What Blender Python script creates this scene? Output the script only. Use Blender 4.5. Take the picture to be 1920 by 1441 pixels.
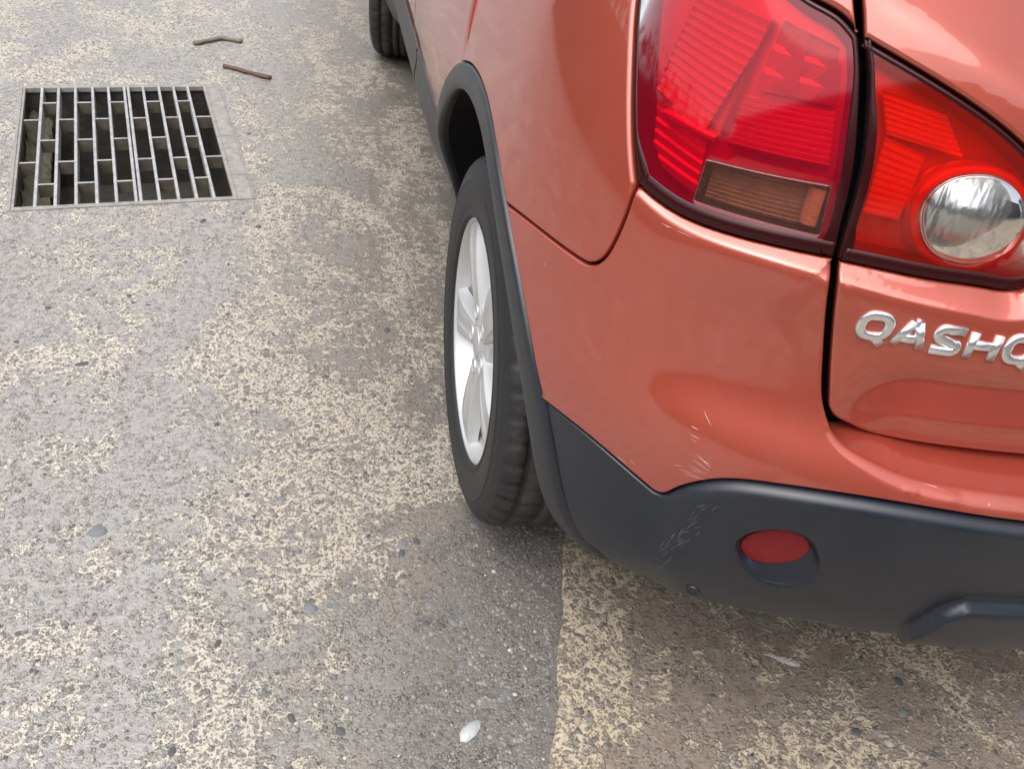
import bpy, bmesh, math, random
import numpy as np
from mathutils import Matrix, Vector
from mathutils.geometry import delaunay_2d_cdt

random.seed(7); rng = np.random.default_rng(7)
for o in list(bpy.data.objects): bpy.data.objects.remove(o)
SC = bpy.context.scene
COL = SC.collection

# ------------------------------------------------------------------ camera, sky, sun, exposure
CAM_LOC = (-1.1493, -1.3461, 1.3142)
CAM_YAW, CAM_PITCH, CAM_ROLL = 0.27579, 0.65504, 0.15449
cd = bpy.data.cameras.new('camera'); cam = bpy.data.objects.new('camera', cd); COL.objects.link(cam)
cd.sensor_fit = 'HORIZONTAL'; cd.sensor_width = 36; cd.lens = 36*1688.57/1920
cd.clip_start = .02; cd.clip_end = 2000
fw = Vector((math.sin(CAM_YAW)*math.cos(CAM_PITCH), math.cos(CAM_YAW)*math.cos(CAM_PITCH), -math.sin(CAM_PITCH)))
rt = Vector((math.cos(CAM_YAW), -math.sin(CAM_YAW), 0)); up = rt.cross(fw)
r2 = rt*math.cos(CAM_ROLL) + up*math.sin(CAM_ROLL); u2 = up*math.cos(CAM_ROLL) - rt*math.sin(CAM_ROLL)
M = Matrix((( r2.x, u2.x, -fw.x, CAM_LOC[0]), (r2.y, u2.y, -fw.y, CAM_LOC[1]), (r2.z, u2.z, -fw.z, CAM_LOC[2]), (0,0,0,1)))
cam.matrix_world = M
SC.camera = cam

SUN_EL, SUN_AZ = math.radians(66), math.radians(-140)    # azimuth from +Y towards +X: high, veiled sun behind and left of the car
wd = bpy.data.worlds.new('World'); SC.world = wd; wd.use_nodes = True
nt = wd.node_tree; nt.nodes.clear()
wo = nt.nodes.new('ShaderNodeOutputWorld'); bg = nt.nodes.new('ShaderNodeBackground')
sky = nt.nodes.new('ShaderNodeTexSky'); sky.sky_type = 'NISHITA'; sky.sun_disc = False
sky.sun_elevation = SUN_EL; sky.sun_rotation = SUN_AZ
sky.air_density = 1.0; sky.dust_density = 4.0; sky.ozone_density = 1.0
hs = nt.nodes.new('ShaderNodeHueSaturation'); hs.inputs['Saturation'].default_value = .30
nt.links.new(sky.outputs[0], hs.inputs['Color']); nt.links.new(hs.outputs[0], bg.inputs[0]); nt.links.new(bg.outputs[0], wo.inputs[0])
bg.inputs[1].default_value = .15
sl = bpy.data.lights.new('sun', 'SUN'); sun = bpy.data.objects.new('sun', sl); COL.objects.link(sun)
sl.energy = 1.35; sl.angle = math.radians(75); sl.color = (1.0, .97, .93)
sd = Vector((math.sin(SUN_AZ)*math.cos(SUN_EL), math.cos(SUN_AZ)*math.cos(SUN_EL), math.sin(SUN_EL)))
sun.rotation_euler = sd.to_track_quat('Z', 'Y').to_euler(); sun.location = sd*20
SC.view_settings.view_transform = 'Standard'; SC.view_settings.look = 'None'
SC.view_settings.gamma = 1; SC.view_settings.use_curve_mapping = False
SC.view_settings.exposure = .80

# ------------------------------------------------------------------ helpers
def tag(o, label=None, cat=None, group=None, kind=None):
    if label: o['label'] = label
    if cat: o['category'] = cat
    if group: o['group'] = group
    if kind: o['kind'] = kind
    return o
def mesh_obj(name, verts, faces, mat=None, parent=None, smooth=True, uvs=None):
    me = bpy.data.meshes.new(name); me.from_pydata([tuple(map(float, v)) for v in verts], [], [tuple(map(int, f)) for f in faces])
    if uvs is not None:
        ul = me.uv_layers.new(name='UVMap'); li = np.zeros(len(me.loops), dtype=np.int32); me.loops.foreach_get('vertex_index', li)
        ul.data.foreach_set('uv', np.asarray(uvs, dtype=np.float32)[li].ravel())
    me.update()
    if smooth: me.polygons.foreach_set('use_smooth', [True]*len(me.polygons))
    o = bpy.data.objects.new(name, me); COL.objects.link(o)
    if mat: me.materials.append(mat)
    if parent: o.parent = parent
    return o
def fix_normals(o):
    bm = bmesh.new(); bm.from_mesh(o.data); bmesh.ops.recalc_face_normals(bm, faces=bm.faces); bm.to_mesh(o.data); bm.free(); return o
def empty(name, loc=(0,0,0)):
    o = bpy.data.objects.new(name, None); COL.objects.link(o); o.location = loc; o.empty_display_size = .1; return o
class MB:
    """collects boxes / lofts into one mesh"""
    def __init__(s): s.v = []; s.f = []
    def loft(s, rings, close=True, cap=True):
        b = len(s.v); n = len(rings[0])
        for r in rings: s.v += [tuple(p) for p in r]
        for i in range(len(rings)-1):
            for j in range(n if close else n-1):
                k = (j+1) % n; s.f.append((b+i*n+j, b+i*n+k, b+(i+1)*n+k, b+(i+1)*n+j))
        if cap and close:
            s.f.append(tuple(b+j for j in range(n))[::-1]); s.f.append(tuple(b+(len(rings)-1)*n+j for j in range(n)))
    def box(s, x0, x1, y0, y1, z0, z1, bev=0.0):
        if bev <= 0:
            s.loft([[(x0,y0,z0),(x1,y0,z0),(x1,y1,z0),(x0,y1,z0)], [(x0,y0,z1),(x1,y0,z1),(x1,y1,z1),(x0,y1,z1)]]); return
        b = bev
        s.loft([[(x0,y0,z0),(x1,y0,z0),(x1,y1,z0),(x0,y1,z0)], [(x0,y0,z1-b),(x1,y0,z1-b),(x1,y1,z1-b),(x0,y1,z1-b)],
                [(x0+b,y0+b,z1),(x1-b,y0+b,z1),(x1-b,y1-b,z1),(x0+b,y1-b,z1)]])
    def revolve(s, prof, n, axis_x=True, mod=None, a0=0, a1=2*math.pi):
        """profile of (x, r) turned about the X axis"""
        b = len(s.v); m = len(prof); full = abs(a1-a0-2*math.pi) < 1e-6; na = n if full else n+1
        for i in range(na):
            a = a0+(a1-a0)*i/n
            for j, (x, r) in enumerate(prof):
                rr = r if mod is None else mod(i, j, x, r); s.v.append((x, rr*math.cos(a), rr*math.sin(a)))
        for i in range(n):
            i2 = (i+1) % na
            for j in range(m-1): s.f.append((b+i*m+j, b+i*m+j+1, b+i2*m+j+1, b+i2*m+j))
    def build(s, name, mat, parent=None, smooth=True):
        return mesh_obj(name, s.v, s.f, mat, parent, smooth)
def bevel_mod(o, w=.002, seg=2, ang=40):
    m = o.modifiers.new('bevel', 'BEVEL'); m.width = w; m.segments = seg; m.limit_method = 'ANGLE'; m.angle_limit = math.radians(ang); return o

# ------------------------------------------------------------------ materials
def mat_new(name):
    m = bpy.data.materials.new(name); m.use_nodes = True; n = m.node_tree; n.nodes.clear()
    out = n.nodes.new('ShaderNodeOutputMaterial'); p = n.nodes.new('ShaderNodeBsdfPrincipled'); n.links.new(p.outputs[0], out.inputs[0])
    return m, n, p, out
def nd(n, t, **kw):
    x = n.nodes.new(t)
    for k, v in kw.items(): setattr(x, k, v)
    return x
def mathn(n, op, a, b=None, clamp=False):
    x = n.nodes.new('ShaderNodeMath'); x.operation = op; x.use_clamp = clamp
    for i, v in enumerate((a, b)):
        if v is None: continue
        if isinstance(v, (int, float)): x.inputs[i].default_value = v
        else: n.links.new(v, x.inputs[i])
    return x.outputs[0]
def sstep(n, v, a, b):
    x = n.nodes.new('ShaderNodeMapRange'); x.interpolation_type = 'SMOOTHSTEP'
    n.links.new(v, x.inputs[0]); x.inputs[1].default_value = a; x.inputs[2].default_value = b; return x.outputs[0]
def mixc(n, f, a, b):
    x = n.nodes.new('ShaderNodeMix'); x.data_type = 'RGBA'
    if isinstance(f, (int, float)): x.inputs[0].default_value = f
    else: n.links.new(f, x.inputs[0])
    for i, v in ((6, a), (7, b)):
        if isinstance(v, tuple): x.inputs[i].default_value = v if len(v) == 4 else v+(1,)
        else: n.links.new(v, x.inputs[i])
    return x.outputs[2]
def noise(n, vec, scale, detail=4, rough=.55, dist=0.0):
    x = n.nodes.new('ShaderNodeTexNoise'); n.links.new(vec, x.inputs['Vector'])
    x.inputs['Scale'].default_value = scale; x.inputs['Detail'].default_value = detail; x.inputs['Roughness'].default_value = rough; x.inputs['Distortion'].default_value = dist
    return x.outputs[0]
def voro(n, vec, scale, feat='F1'):
    x = n.nodes.new('ShaderNodeTexVoronoi'); x.feature = feat; n.links.new(vec, x.inputs['Vector']); x.inputs['Scale'].default_value = scale; return x
def bumpn(n, h, strength, dist, p):
    b = n.nodes.new('ShaderNodeBump'); b.inputs['Strength'].default_value = strength; b.inputs['Distance'].default_value = dist
    n.links.new(h, b.inputs['Height']); n.links.new(b.outputs[0], p.inputs['Normal']); return b
def simple(name, col, rough=.5, metal=0, coat=0, bump=None, var=0.0, spec=.5):
    m, n, p, _ = mat_new(name); p.inputs['Roughness'].default_value = rough; p.inputs['Metallic'].default_value = metal; p.inputs['Coat Weight'].default_value = coat
    p.inputs['Coat Roughness'].default_value = .05; p.inputs['Specular IOR Level'].default_value = spec
    tc = nd(n, 'ShaderNodeTexCoord')
    if var > 0:
        f = noise(n, tc.outputs['Object'], 18, 6, .6)
        c = mixc(n, f, tuple(x*(1-var) for x in col), tuple(min(1, x*(1+var)) for x in col)); n.links.new(c, p.inputs['Base Color'])
    else: p.inputs['Base Color'].default_value = col+(1,)
    if bump: bumpn(n, noise(n, tc.outputs['Object'], bump[0], 5, .6), bump[1], bump[2], p)
    return m

PAINT = (.425, .073, .043)
def paint_mat(name, scratches=()):
    m, n, p, _ = mat_new(name)
    tc = nd(n, 'ShaderNodeTexCoord'); ob = tc.outputs['Object']
    base = mixc(n, noise(n, ob, 900, 1, .5), tuple(c*.9 for c in PAINT), tuple(c*1.1 for c in PAINT))
    # road dust, drops and small stone chips
    dust = mathn(n, 'MULTIPLY', sstep(n, noise(n, ob, 9, 6, .65), .50, .78), .10)
    base = mixc(n, dust, base, (.36, .26, .22))
    vo = voro(n, ob, 26); sp = mathn(n, 'MULTIPLY', sstep(n, vo.outputs['Distance'], .05, .03), sstep(n, noise(n, ob, 6, 2), .60, .66))
    base = mixc(n, mathn(n, 'MULTIPLY', sp, .5), base, (.62, .45, .40))
    rough = .3
    for (cs, cz, ds, dz, ang, fs, thr, amt) in scratches:      # scuffs placed on the panel in its own (s, z) metres
        mp = nd(n, 'ShaderNodeMapping'); mp.vector_type = 'TEXTURE'
        mp.inputs['Location'].default_value = (cs, cz, 0); mp.inputs['Rotation'].default_value = (0, 0, ang); mp.inputs['Scale'].default_value = (ds, dz, 1)
        n.links.new(tc.outputs['UV'], mp.inputs[0])
        gr = nd(n, 'ShaderNodeTexGradient'); gr.gradient_type = 'SPHERICAL'; n.links.new(mp.outputs[0], gr.inputs[0])
        mp2 = nd(n, 'ShaderNodeMapping'); mp2.inputs['Scale'].default_value = (1.1, fs, 1); n.links.new(mp.outputs[0], mp2.inputs[0])
        s = sstep(n, mathn(n, 'ADD', noise(n, mp2.outputs[0], 2.6, 3, .6, .4), mathn(n, 'MULTIPLY', gr.outputs['Fac'], .22)), thr, thr+.06)
        s = mathn(n, 'MULTIPLY', s, sstep(n, gr.outputs['Fac'], .0, .35))
        base = mixc(n, mathn(n, 'MULTIPLY', s, amt), base, (.80, .70, .66))
    n.links.new(base, p.inputs['Base Color'])
    p.inputs['Metallic'].default_value = .50; p.inputs['Roughness'].default_value = .42
    p.inputs['Coat Weight'].default_value = 1.0; p.inputs['Coat Roughness'].default_value = .04; p.inputs['Coat IOR'].default_value = 1.75
    return m
M_PAINT = paint_mat('copper_red_paint')
M_PAINTB = M_PAINT
def plastic_mat(name, col=(.008,.012,.020), scuff=()):
    m, n, p, _ = mat_new(name); tc = nd(n, 'ShaderNodeTexCoord'); ob = tc.outputs['Object']
    f = sstep(n, noise(n, ob, 7, 6, .65), .4, .75)
    c = mixc(n, mathn(n, 'MULTIPLY', f, .30), col, (.030, .034, .041))
    for (cs, cz, ds, dz, ang, fs, thr, amt) in scuff:
        mp = nd(n, 'ShaderNodeMapping'); mp.vector_type = 'TEXTURE'
        mp.inputs['Location'].default_value = (cs, cz, 0); mp.inputs['Rotation'].default_value = (0, 0, ang); mp.inputs['Scale'].default_value = (ds, dz, 1)
        n.links.new(tc.outputs['UV'], mp.inputs[0])
        gr = nd(n, 'ShaderNodeTexGradient'); gr.gradient_type = 'SPHERICAL'; n.links.new(mp.outputs[0], gr.inputs[0])
        mp2 = nd(n, 'ShaderNodeMapping'); mp2.inputs['Scale'].default_value = (1.0, fs, 1); n.links.new(mp.outputs[0], mp2.inputs[0])
        s = sstep(n, mathn(n, 'ADD', noise(n, mp2.outputs[0], 3.0, 4, .65, .6), mathn(n, 'MULTIPLY', gr.outputs['Fac'], .25)), thr, thr+.10)
        s = mathn(n, 'MULTIPLY', s, sstep(n, gr.outputs['Fac'], .0, .3))
        c = mixc(n, mathn(n, 'MULTIPLY', s, amt), c, (.30, .31, .33))
    n.links.new(c, p.inputs['Base Color']); p.inputs['Roughness'].default_value = .42
    n.links.new(sstep(n, noise(n, ob, 14, 4), .2, .8), p.inputs['Roughness'])
    mr = nd(n, 'ShaderNodeMapRange'); n.links.new(noise(n, ob, 14, 4), mr.inputs[0]); mr.inputs[3].default_value = .32; mr.inputs[4].default_value = .44; n.links.new(mr.outputs[0], p.inputs['Roughness'])
    p.inputs['Specular IOR Level'].default_value = .65
    bumpn(n, noise(n, ob, 1400, 2, .5), .10, .0006, p)
    return m
M_PLAST = plastic_mat('dark_grey_textured_plastic')
M_CLAD = M_PLAST
M_TRIM = plastic_mat('arch_trim_plastic', (.015,.018,.024))
M_BLACK = simple('black_void', (.006,.006,.007), .8, spec=.2)
M_LINER = simple('wheel_arch_felt', (.004,.004,.005), .85, bump=(120,.4,.002), spec=.2)
M_RUBBER = simple('tyre_rubber', (.022,.023,.026), .62, var=.35, bump=(260,.12,.001))
M_ALLOY = simple('silver_alloy', (.60,.61,.62), .40, metal=.50, coat=.2, var=.05)
M_CHROME = simple('chrome', (.85,.86,.88), .10, metal=1.0)
M_BADGE = simple('bright_silver_badge', (.78,.79,.80), .24, metal=.85)
M_DARKMET = simple('dark_steel', (.12,.12,.12), .5, metal=.7)
M_GLASS = simple('tinted_window_glass', (.010,.012,.014), .05, coat=.6)
M_MAROON = simple('dark_maroon_lamp_edge', (.030,.004,.005), .2, spec=.3)
M_SEAL = simple('rubber_seal', (.010,.010,.011), .6)
def lens_mat(name, tint, rough=.06, ior=1.52, haze=0.0, hazecol=(.6,.02,.03)):
    """thin clear-coated plastic: tinted see-through shell with a fresnel gloss"""
    m = bpy.data.materials.new(name); m.use_nodes = True; n = m.node_tree; n.nodes.clear()
    out = n.nodes.new('ShaderNodeOutputMaterial'); tr = n.nodes.new('ShaderNodeBsdfTransparent'); gl = n.nodes.new('ShaderNodeBsdfGlossy'); fr = n.nodes.new('ShaderNodeFresnel')
    tr.inputs[0].default_value = tint+(1,); gl.inputs['Roughness'].default_value = rough; fr.inputs[0].default_value = ior
    df = n.nodes.new('ShaderNodeBsdfDiffuse'); df.inputs[0].default_value = hazecol+(1,)
    m1 = n.nodes.new('ShaderNodeMixShader'); m1.inputs[0].default_value = haze; n.links.new(tr.outputs[0], m1.inputs[1]); n.links.new(df.outputs[0], m1.inputs[2])
    m2 = n.nodes.new('ShaderNodeMixShader'); n.links.new(fr.outputs[0], m2.inputs[0]); n.links.new(m1.outputs[0], m2.inputs[1]); n.links.new(gl.outputs[0], m2.inputs[2])
    n.links.new(m2.outputs[0], out.inputs[0]); return m
M_LENS = lens_mat('red_lens', (.90,.035,.09), haze=.17, hazecol=(.72,.012,.050))
M_LENSO = lens_mat('orange_red_lens', (.95,.055,.040), haze=.15, hazecol=(.85,.035,.016))
M_CLEAR = lens_mat('clear_lens', (.82,.82,.80), haze=.02, hazecol=(.6,.6,.6))
M_SMOKE = lens_mat('smoky_clear_lens', (.74,.47,.40), haze=.08, hazecol=(.45,.22,.18))
M_REFL = simple('silvered_reflector', (.78,.76,.76), .25, metal=.5)
M_REFLD = simple('reflection_facet_metal', (.62,.63,.64), .18, metal=.9)
M_AMBER = simple('pinkish_brown_reflector', (.66,.46,.38), .4, metal=.2, var=.9, bump=(170,1.0,.008))
M_BULB = simple('amber_bulb', (.62,.30,.17), .4, var=.4, bump=(120,.6,.004))
M_REDREF = simple('red_reflector', (.20,.010,.014), .35, spec=.3, var=.6, bump=(420,.7,.0015))

# ------------------------------------------------------------------ car body surface, in metres: s runs round the car from the tail's middle, z is height
def spl(xs, ys):
    xs = np.array(xs, float); ys = np.array(ys, float); n = len(xs); h = np.diff(xs)
    A = np.zeros((n, n)); b = np.zeros(n); A[0,0] = A[-1,-1] = 1
    for i in range(1, n-1):
        A[i,i-1] = h[i-1]; A[i,i] = 2*(h[i-1]+h[i]); A[i,i+1] = h[i]
        b[i] = 6*((ys[i+1]-ys[i])/h[i]-(ys[i]-ys[i-1])/h[i-1])
    Mm = np.linalg.solve(A, b)
    def f(x):
        x = np.asarray(x, float); xc = np.clip(x, xs[0], xs[-1]); i = np.clip(np.searchsorted(xs, xc)-1, 0, n-2)
        a = (xs[i+1]-xc)/h[i]; c = (xc-xs[i])/h[i]
        return a*ys[i]+c*ys[i+1]+((a**3-a)*Mm[i]+(c**3-c)*Mm[i+1])*h[i]**2/6
    return f
def sst(a, b, x):
    t = np.clip((np.asarray(x, float)-a)/(b-a), 0, 1); return t*t*t*(t*(6*t-15)+10)
YC, YF = -.10, 2.50
wz = spl([.15,.22,.28,.33,.38,.43,.50,.60,.70,.80,.90,1.0,1.1,1.2,1.3], [.72,.775,.815,.845,.865,.876,.883,.888,.890,.887,.877,.857,.828,.79,.745])
Rz = spl([.15,.22,.28,.33,.38,.43,.50,.57,.63,.70,.80,.90,1.0,1.1,1.2,1.3], [.57,.635,.685,.727,.756,.773,.783,.786,.778,.752,.723,.700,.672,.635,.59,.54])
nz = spl([.15,.4,.6,.8,1.0,1.2], [2.8,2.8,2.85,2.85,2.75,2.7])
def _outl(phi, w, b, n):
    s, c = np.sin(phi), np.cos(phi); rho = ((np.abs(s)/w)**n+(np.abs(c)/b)**n)**(-1/n); return rho*s, rho*c
_ph = np.linspace(0, np.pi/2, 4001)
_x, _y = _outl(_ph, float(wz(.65)), float(Rz(.65))+YC, float(nz(.65)))
_s = np.concatenate([[0], np.cumsum(np.hypot(np.diff(_x), np.diff(_y)))])
S0 = _s[-1]; S1 = S0+(YF-YC); S2 = S1+S0
def pinch(Y, z): return .05*(1-sst(.30,.72,z))*sst(.22,.50,Y)*(1-sst(1.9,2.3,Y))
def body(s, z):
    s = np.asarray(s, float); z = np.asarray(z, float); s, z = np.broadcast_arrays(s, z)
    sg = np.where(s < 0, -1., 1.); s = np.abs(s)
    w = wz(z); R = Rz(z); n = nz(z)
    x, y = _outl(np.interp(np.minimum(s, S0), _s, _ph), w, R+YC, n); X = -x; Y = YC-y
    side = s > S0; Y = np.where(side, YC+(s-S0), Y); X = np.where(side, -(w-pinch(Y, z)), X)
    x2, y2 = _outl(np.interp(np.clip(S2-s, 0, S0), _s, _ph), w, 1.03-.15*sst(.55,1.1,z), 2.6); fr = s > S1
    return np.stack([np.where(fr, -x2, X)*sg, np.where(fr, YF+y2, Y), z], -1)
def body_n(s, z):
    e = 2e-4; s = np.asarray(s, float); z = np.asarray(z, float); a = body(s+e, z)-body(s-e, z); b = body(s, z+e)-body(s, z-e); n = np.cross(a, b)
    n /= np.linalg.norm(n, axis=-1, keepdims=True)+1e-12; P = body(s, z)
    return n*np.sign(n[...,0:1]*P[...,0:1]+n[...,1:2]*(P[...,1:2]-1.2))
def s_of(Y, z):
    Y = np.asarray(Y, float); z = np.asarray(z, float); Y, z = np.broadcast_arrays(Y, z)
    d = np.clip((YC-Y)/(Rz(z)+YC), 0, .999); x = wz(z)*(1-d**nz(z))**(1/nz(z))
    ph = np.arctan2(x, np.maximum(YC-Y, 1e-9)); return np.where(Y >= YC, S0+(Y-YC), np.interp(ph, _ph, _s))
def curve(pts, step=.004):
    p = np.array(pts, float); d = np.concatenate([[0], np.cumsum(np.hypot(*np.diff(p, axis=0).T))]); n = max(2, int(math.ceil(d[-1]/step))+1)
    t = np.linspace(0, d[-1], n)
    if len(p) < 3: return np.stack([np.interp(t, d, p[:,0]), np.interp(t, d, p[:,1])], 1)
    return np.stack([spl(d, p[:,0])(t), spl(d, p[:,1])(t)], 1)
def line(pts, step=.004):
    p = np.array(pts, float); d = np.concatenate([[0], np.cumsum(np.hypot(*np.diff(p, axis=0).T))]); n = max(2, int(math.ceil(d[-1]/step))+1)
    t = np.unique(np.concatenate([np.linspace(0, d[-1], n), d])); return np.stack([np.interp(t, d, p[:,0]), np.interp(t, d, p[:,1])], 1)
def lin(P, step=0, n=10): return np.array(P[0])+(np.array(P[1])-np.array(P[0]))*np.linspace(0, 1, n)[:,None]
def arch(r, a0, a1, yc, step=.004):
    n = max(3, int(abs(math.radians(a1-a0))*r/step)); a = np.radians(np.linspace(a0, a1, n)); Y = yc+r*np.cos(a); Z = .343+r*np.sin(a)
    return np.stack([s_of(Y, Z), Z], 1)
def inside(poly, pts):
    x, y = pts[:,0], pts[:,1]; r = np.zeros(len(pts), bool); n = len(poly); j = n-1
    for i in range(n):
        xi, yi = poly[i]; xj, yj = poly[j]
        c = (yi > y) != (yj > y)
        if c.any(): r ^= c & (x < (xj-xi)*(y-yi)/((yj-yi) if yj != yi else 1e-12)+xi)
        j = i
    return r
def dist_poly(poly, pts): return dist_edges(poly, np.roll(poly, -1, axis=0), pts)
def dist_edges(a, b, pts):
    ab = b-a; L = (ab**2).sum(1)+1e-18; D = np.full(len(pts), 1e9); I = np.zeros(len(pts), int)
    for k in range(0, len(pts), 2000):
        p = pts[k:k+2000,None,:]; t = np.clip(((p-a)*ab).sum(2)/L, 0, 1); q = a+ab*t[...,None]; d = np.hypot(*(p-q).transpose(2,0,1)); i = d.argmin(1)
        D[k:k+2000] = d[np.arange(len(i)), i]; I[k:k+2000] = i
    return D, I
def inward(poly):
    nx = np.roll(poly, -1, axis=0)-poly; nx /= np.linalg.norm(nx, axis=1, keepdims=True)+1e-12; pv = np.roll(nx, 1, axis=0)
    t = nx+pv; t /= np.linalg.norm(t, axis=1, keepdims=True)+1e-12; nn = np.stack([-t[:,1], t[:,0]], 1)
    c = np.clip((np.stack([-nx[:,1], nx[:,0]], 1)*nn).sum(1), .5, 1); return nn/c[:,None]
def panel(name, segs, mat, parent, off=None, grid=.008, gap=.002, flange=.014, holes=(), mirror=False, shelf=None, r_hole=.002, hole_flange=None):
    """one pressed panel: outline segments (points, edge radius); the rim rolls inwards with that radius"""
    pts = []; rad = []
    cham = []
    for P, r, *ck in segs:
        cham.append(np.full(len(P)-1, bool(ck and ck[0])))
        P = np.asarray(P); rr = np.array([r(*p) for p in P]) if callable(r) else np.full(len(P), float(r))
        pts.append(P[:-1] if True else P); rad.append(rr[:-1])
    poly = np.concatenate(pts); rad = np.concatenate(rad); cham = np.concatenate(cham)
    keep = np.hypot(*(poly-np.roll(poly, 1, axis=0)).T) > 2e-4; poly = poly[keep]; rad = rad[keep]; cham = cham[keep]
    area = .5*np.sum(poly[:,0]*np.roll(poly[:,1], -1)-np.roll(poly[:,0], -1)*poly[:,1])
    if area < 0: poly = poly[::-1].copy(); rad = rad[::-1].copy(); cham = cham[::-1].copy()
    poly = poly+inward(poly)*gap
    V = [poly]; dd = [np.zeros(len(poly))]; nn = inward(poly)
    for f in (.06,.2,.42,.7,.9,1.0,1.12,1.5):
        q = poly+nn*(rad*f)[:,None]; d, _ = dist_poly(poly, q); ok = inside(poly, q) & (d > rad*f*.75)
        V.append(q[ok])
    x0, y0 = poly.min(0); x1, y1 = poly.max(0)
    gx, gy = np.meshgrid(np.arange(x0, x1+grid, grid), np.arange(y0, y1+grid, grid)); g = np.stack([gx.ravel(), gy.ravel()], 1)
    g = g[inside(poly, g)]
    if len(g):
        d, i = dist_poly(poly, g); g = g[d > np.maximum(rad[i]*1.8, grid*.45)]
    hp = []
    for h in holes:
        h = np.asarray(h); ah = .5*np.sum(h[:,0]*np.roll(h[:,1], -1)-np.roll(h[:,0], -1)*h[:,1]); h = h if ah > 0 else h[::-1]; hp.append(h)
        if len(g): d, _ = dist_poly(h, g); g = g[~inside(h, g) & (d > grid*.5)]
        V = [V[0]]+[v[~inside(h, v)] for v in V[1:]]
    V.append(g)
    edges = [(i, (i+1) % len(poly)) for i in range(len(poly))]; base = len(poly); allv = [poly]
    hidx = []
    for h in hp:
        edges += [(base+i, base+(i+1) % len(h)) for i in range(len(h))]; hidx.append((base, len(h))); allv.append(h); base += len(h)
        o2 = h-inward(h)*r_hole; V.append(o2)
    allv += V[1:]; A = np.concatenate(allv)
    ov, _, of, _, _, _ = delaunay_2d_cdt([Vector(p) for p in A.tolist()], edges, [], 0, 1e-6)
    ov = np.array([tuple(v) for v in ov]); of = np.array([tuple(f) for f in of])
    c = ov[of].mean(1); ok = inside(poly, c)
    for h in hp: ok &= ~inside(h, c)
    of = of[ok]
    nxt = np.roll(poly, -1, axis=0); plain = ~cham
    d, i = dist_edges(poly[plain], nxt[plain], ov); r = rad[plain][i]
    disp = np.where(d < r, -(r-np.sqrt(np.maximum(r*r-(r-d)**2, 0))), 0.)
    if cham.any():
        dc, ic = dist_edges(poly[cham], nxt[cham], ov); tt = rad[cham][ic]-dc; disp = disp+np.where(tt > -.012, -1.05*((tt+np.sqrt(tt*tt+.0022**2))/2-.00005), 0)
    for h in hp:
        dh, _ = dist_poly(h, ov); disp -= np.where(dh < r_hole, r_hole-np.sqrt(np.maximum(r_hole**2-(r_hole-dh)**2, 0)), 0)
    o_ = off(ov[:,0], ov[:,1]) if off else np.zeros(len(ov))
    s_ = ov[:,0]; P = body(s_, ov[:,1])+body_n(s_, ov[:,1])*(o_+disp)[:,None]
    verts = P.tolist(); faces = of.tolist(); uv = ov.tolist()
    # inward flange along the rim
    def add_flange(loop, depth):
        dq, iq = np.zeros(len(loop)), []
        for p in loop: iq.append(int(np.argmin((ov[:,0]-p[0])**2+(ov[:,1]-p[1])**2)))
        b = len(verts); nv = body_n(loop[:,0], loop[:,1])
        for k, vi in enumerate(iq):
            vec = -nv[k]*depth
            if shelf is not None:
                sv = shelf(*loop[k]); vec = vec if sv is None else np.array(sv)
            verts.append((np.array(verts[vi])+vec).tolist()); uv.append(uv[vi])
        for k in range(len(loop)):
            k2 = (k+1) % len(loop); faces.append((iq[k2], iq[k], b+k, b+k2))
    if flange: add_flange(poly, flange)
    for h in hp:
        if hole_flange: add_flange(h[::-1], hole_flange)
    verts = np.array(verts)
    if mirror:
        verts = verts*np.array([-1,1,1]); faces = [f[::-1] for f in faces]
    o = mesh_obj(name, verts, faces, mat, parent, True, uv)
    return fix_normals(o) if False else o

CAR = empty('car', (0, 0, 0))
tag(CAR, 'copper red crossover car with dark plastic cladding parked on stained concrete', 'car')

# feature lines of the tail, (s, z) in metres
SEAM = [(1.1566,.7591),(1.0706,.7727),(1.0034,.7781),(.9656,.7797),(.9446,.7834),(.9303,.7976),(.9231,.8217),(.9202,.8530),(.9220,.8925)]
DOOR_R = [(1.5983,.8048),(1.5826,.8352),(1.5767,.8676),(1.5704,.9052),(1.56,1.02)]
LAMP_L = [(1.05,1.105),(1.0259,1.0593),(.9969,1.0131),(.9672,.9648),(.9369,.9158),(.9220,.8935)]
LAMP_B = [(.9220,.8935),(.8699,.8824),(.8162,.8800),(.7498,.8825),(.6855,.8852)]
LAMP_R = [(.6855,.8852),(.6913,.9091),(.6995,.9420),(.7125,.9826),(.7337,1.0295),(.7534,1.0653),(.7696,1.0883)]
LAMP_T = [(.7696,1.0883),(.7954,1.1016),(.8253,1.1082),(.89,1.127),(.96,1.14),(1.02,1.135),(1.05,1.105)]
IN_L = [(.6779,.8837),(.6844,.9165),(.6914,.9494),(.6999,.9800),(.7227,1.0317),(.7433,1.0672),(.7600,1.0872)]
IN_T = [(.7600,1.0872),(.7064,1.0734),(.6214,1.0490),(.5584,1.0250),(.50,.995)]
IN_R = [(.50,.995),(.455,.962),(.436,.930),(.445,.898),(.4659,.8840)]
IN_B = [(.4659,.8840),(.4803,.8811),(.5062,.8812),(.5694,.8817),(.6310,.8832),(.6779,.8837)]
SHUT = [(.6855,.8843),(.6717,.8463),(.6548,.8010),(.6415,.7660),(.6257,.7308),(.6094,.7087)]
RECESS = [(.6094,.7087),(.6068,.7059),(.5885,.6933),(.5583,.6835),(.4999,.6716),(.4305,.6666),(.3484,.6630),(.20,.661),(0,.661)]
rr_ = spl([0,.37,.50,.56,.61,.70], [.030,.028,.022,.014,.008,.006])
CLAD = [(.9886,.5600),(.9221,.5669),(.8612,.5658),(.8075,.5556),(.7701,.5450)]
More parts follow.
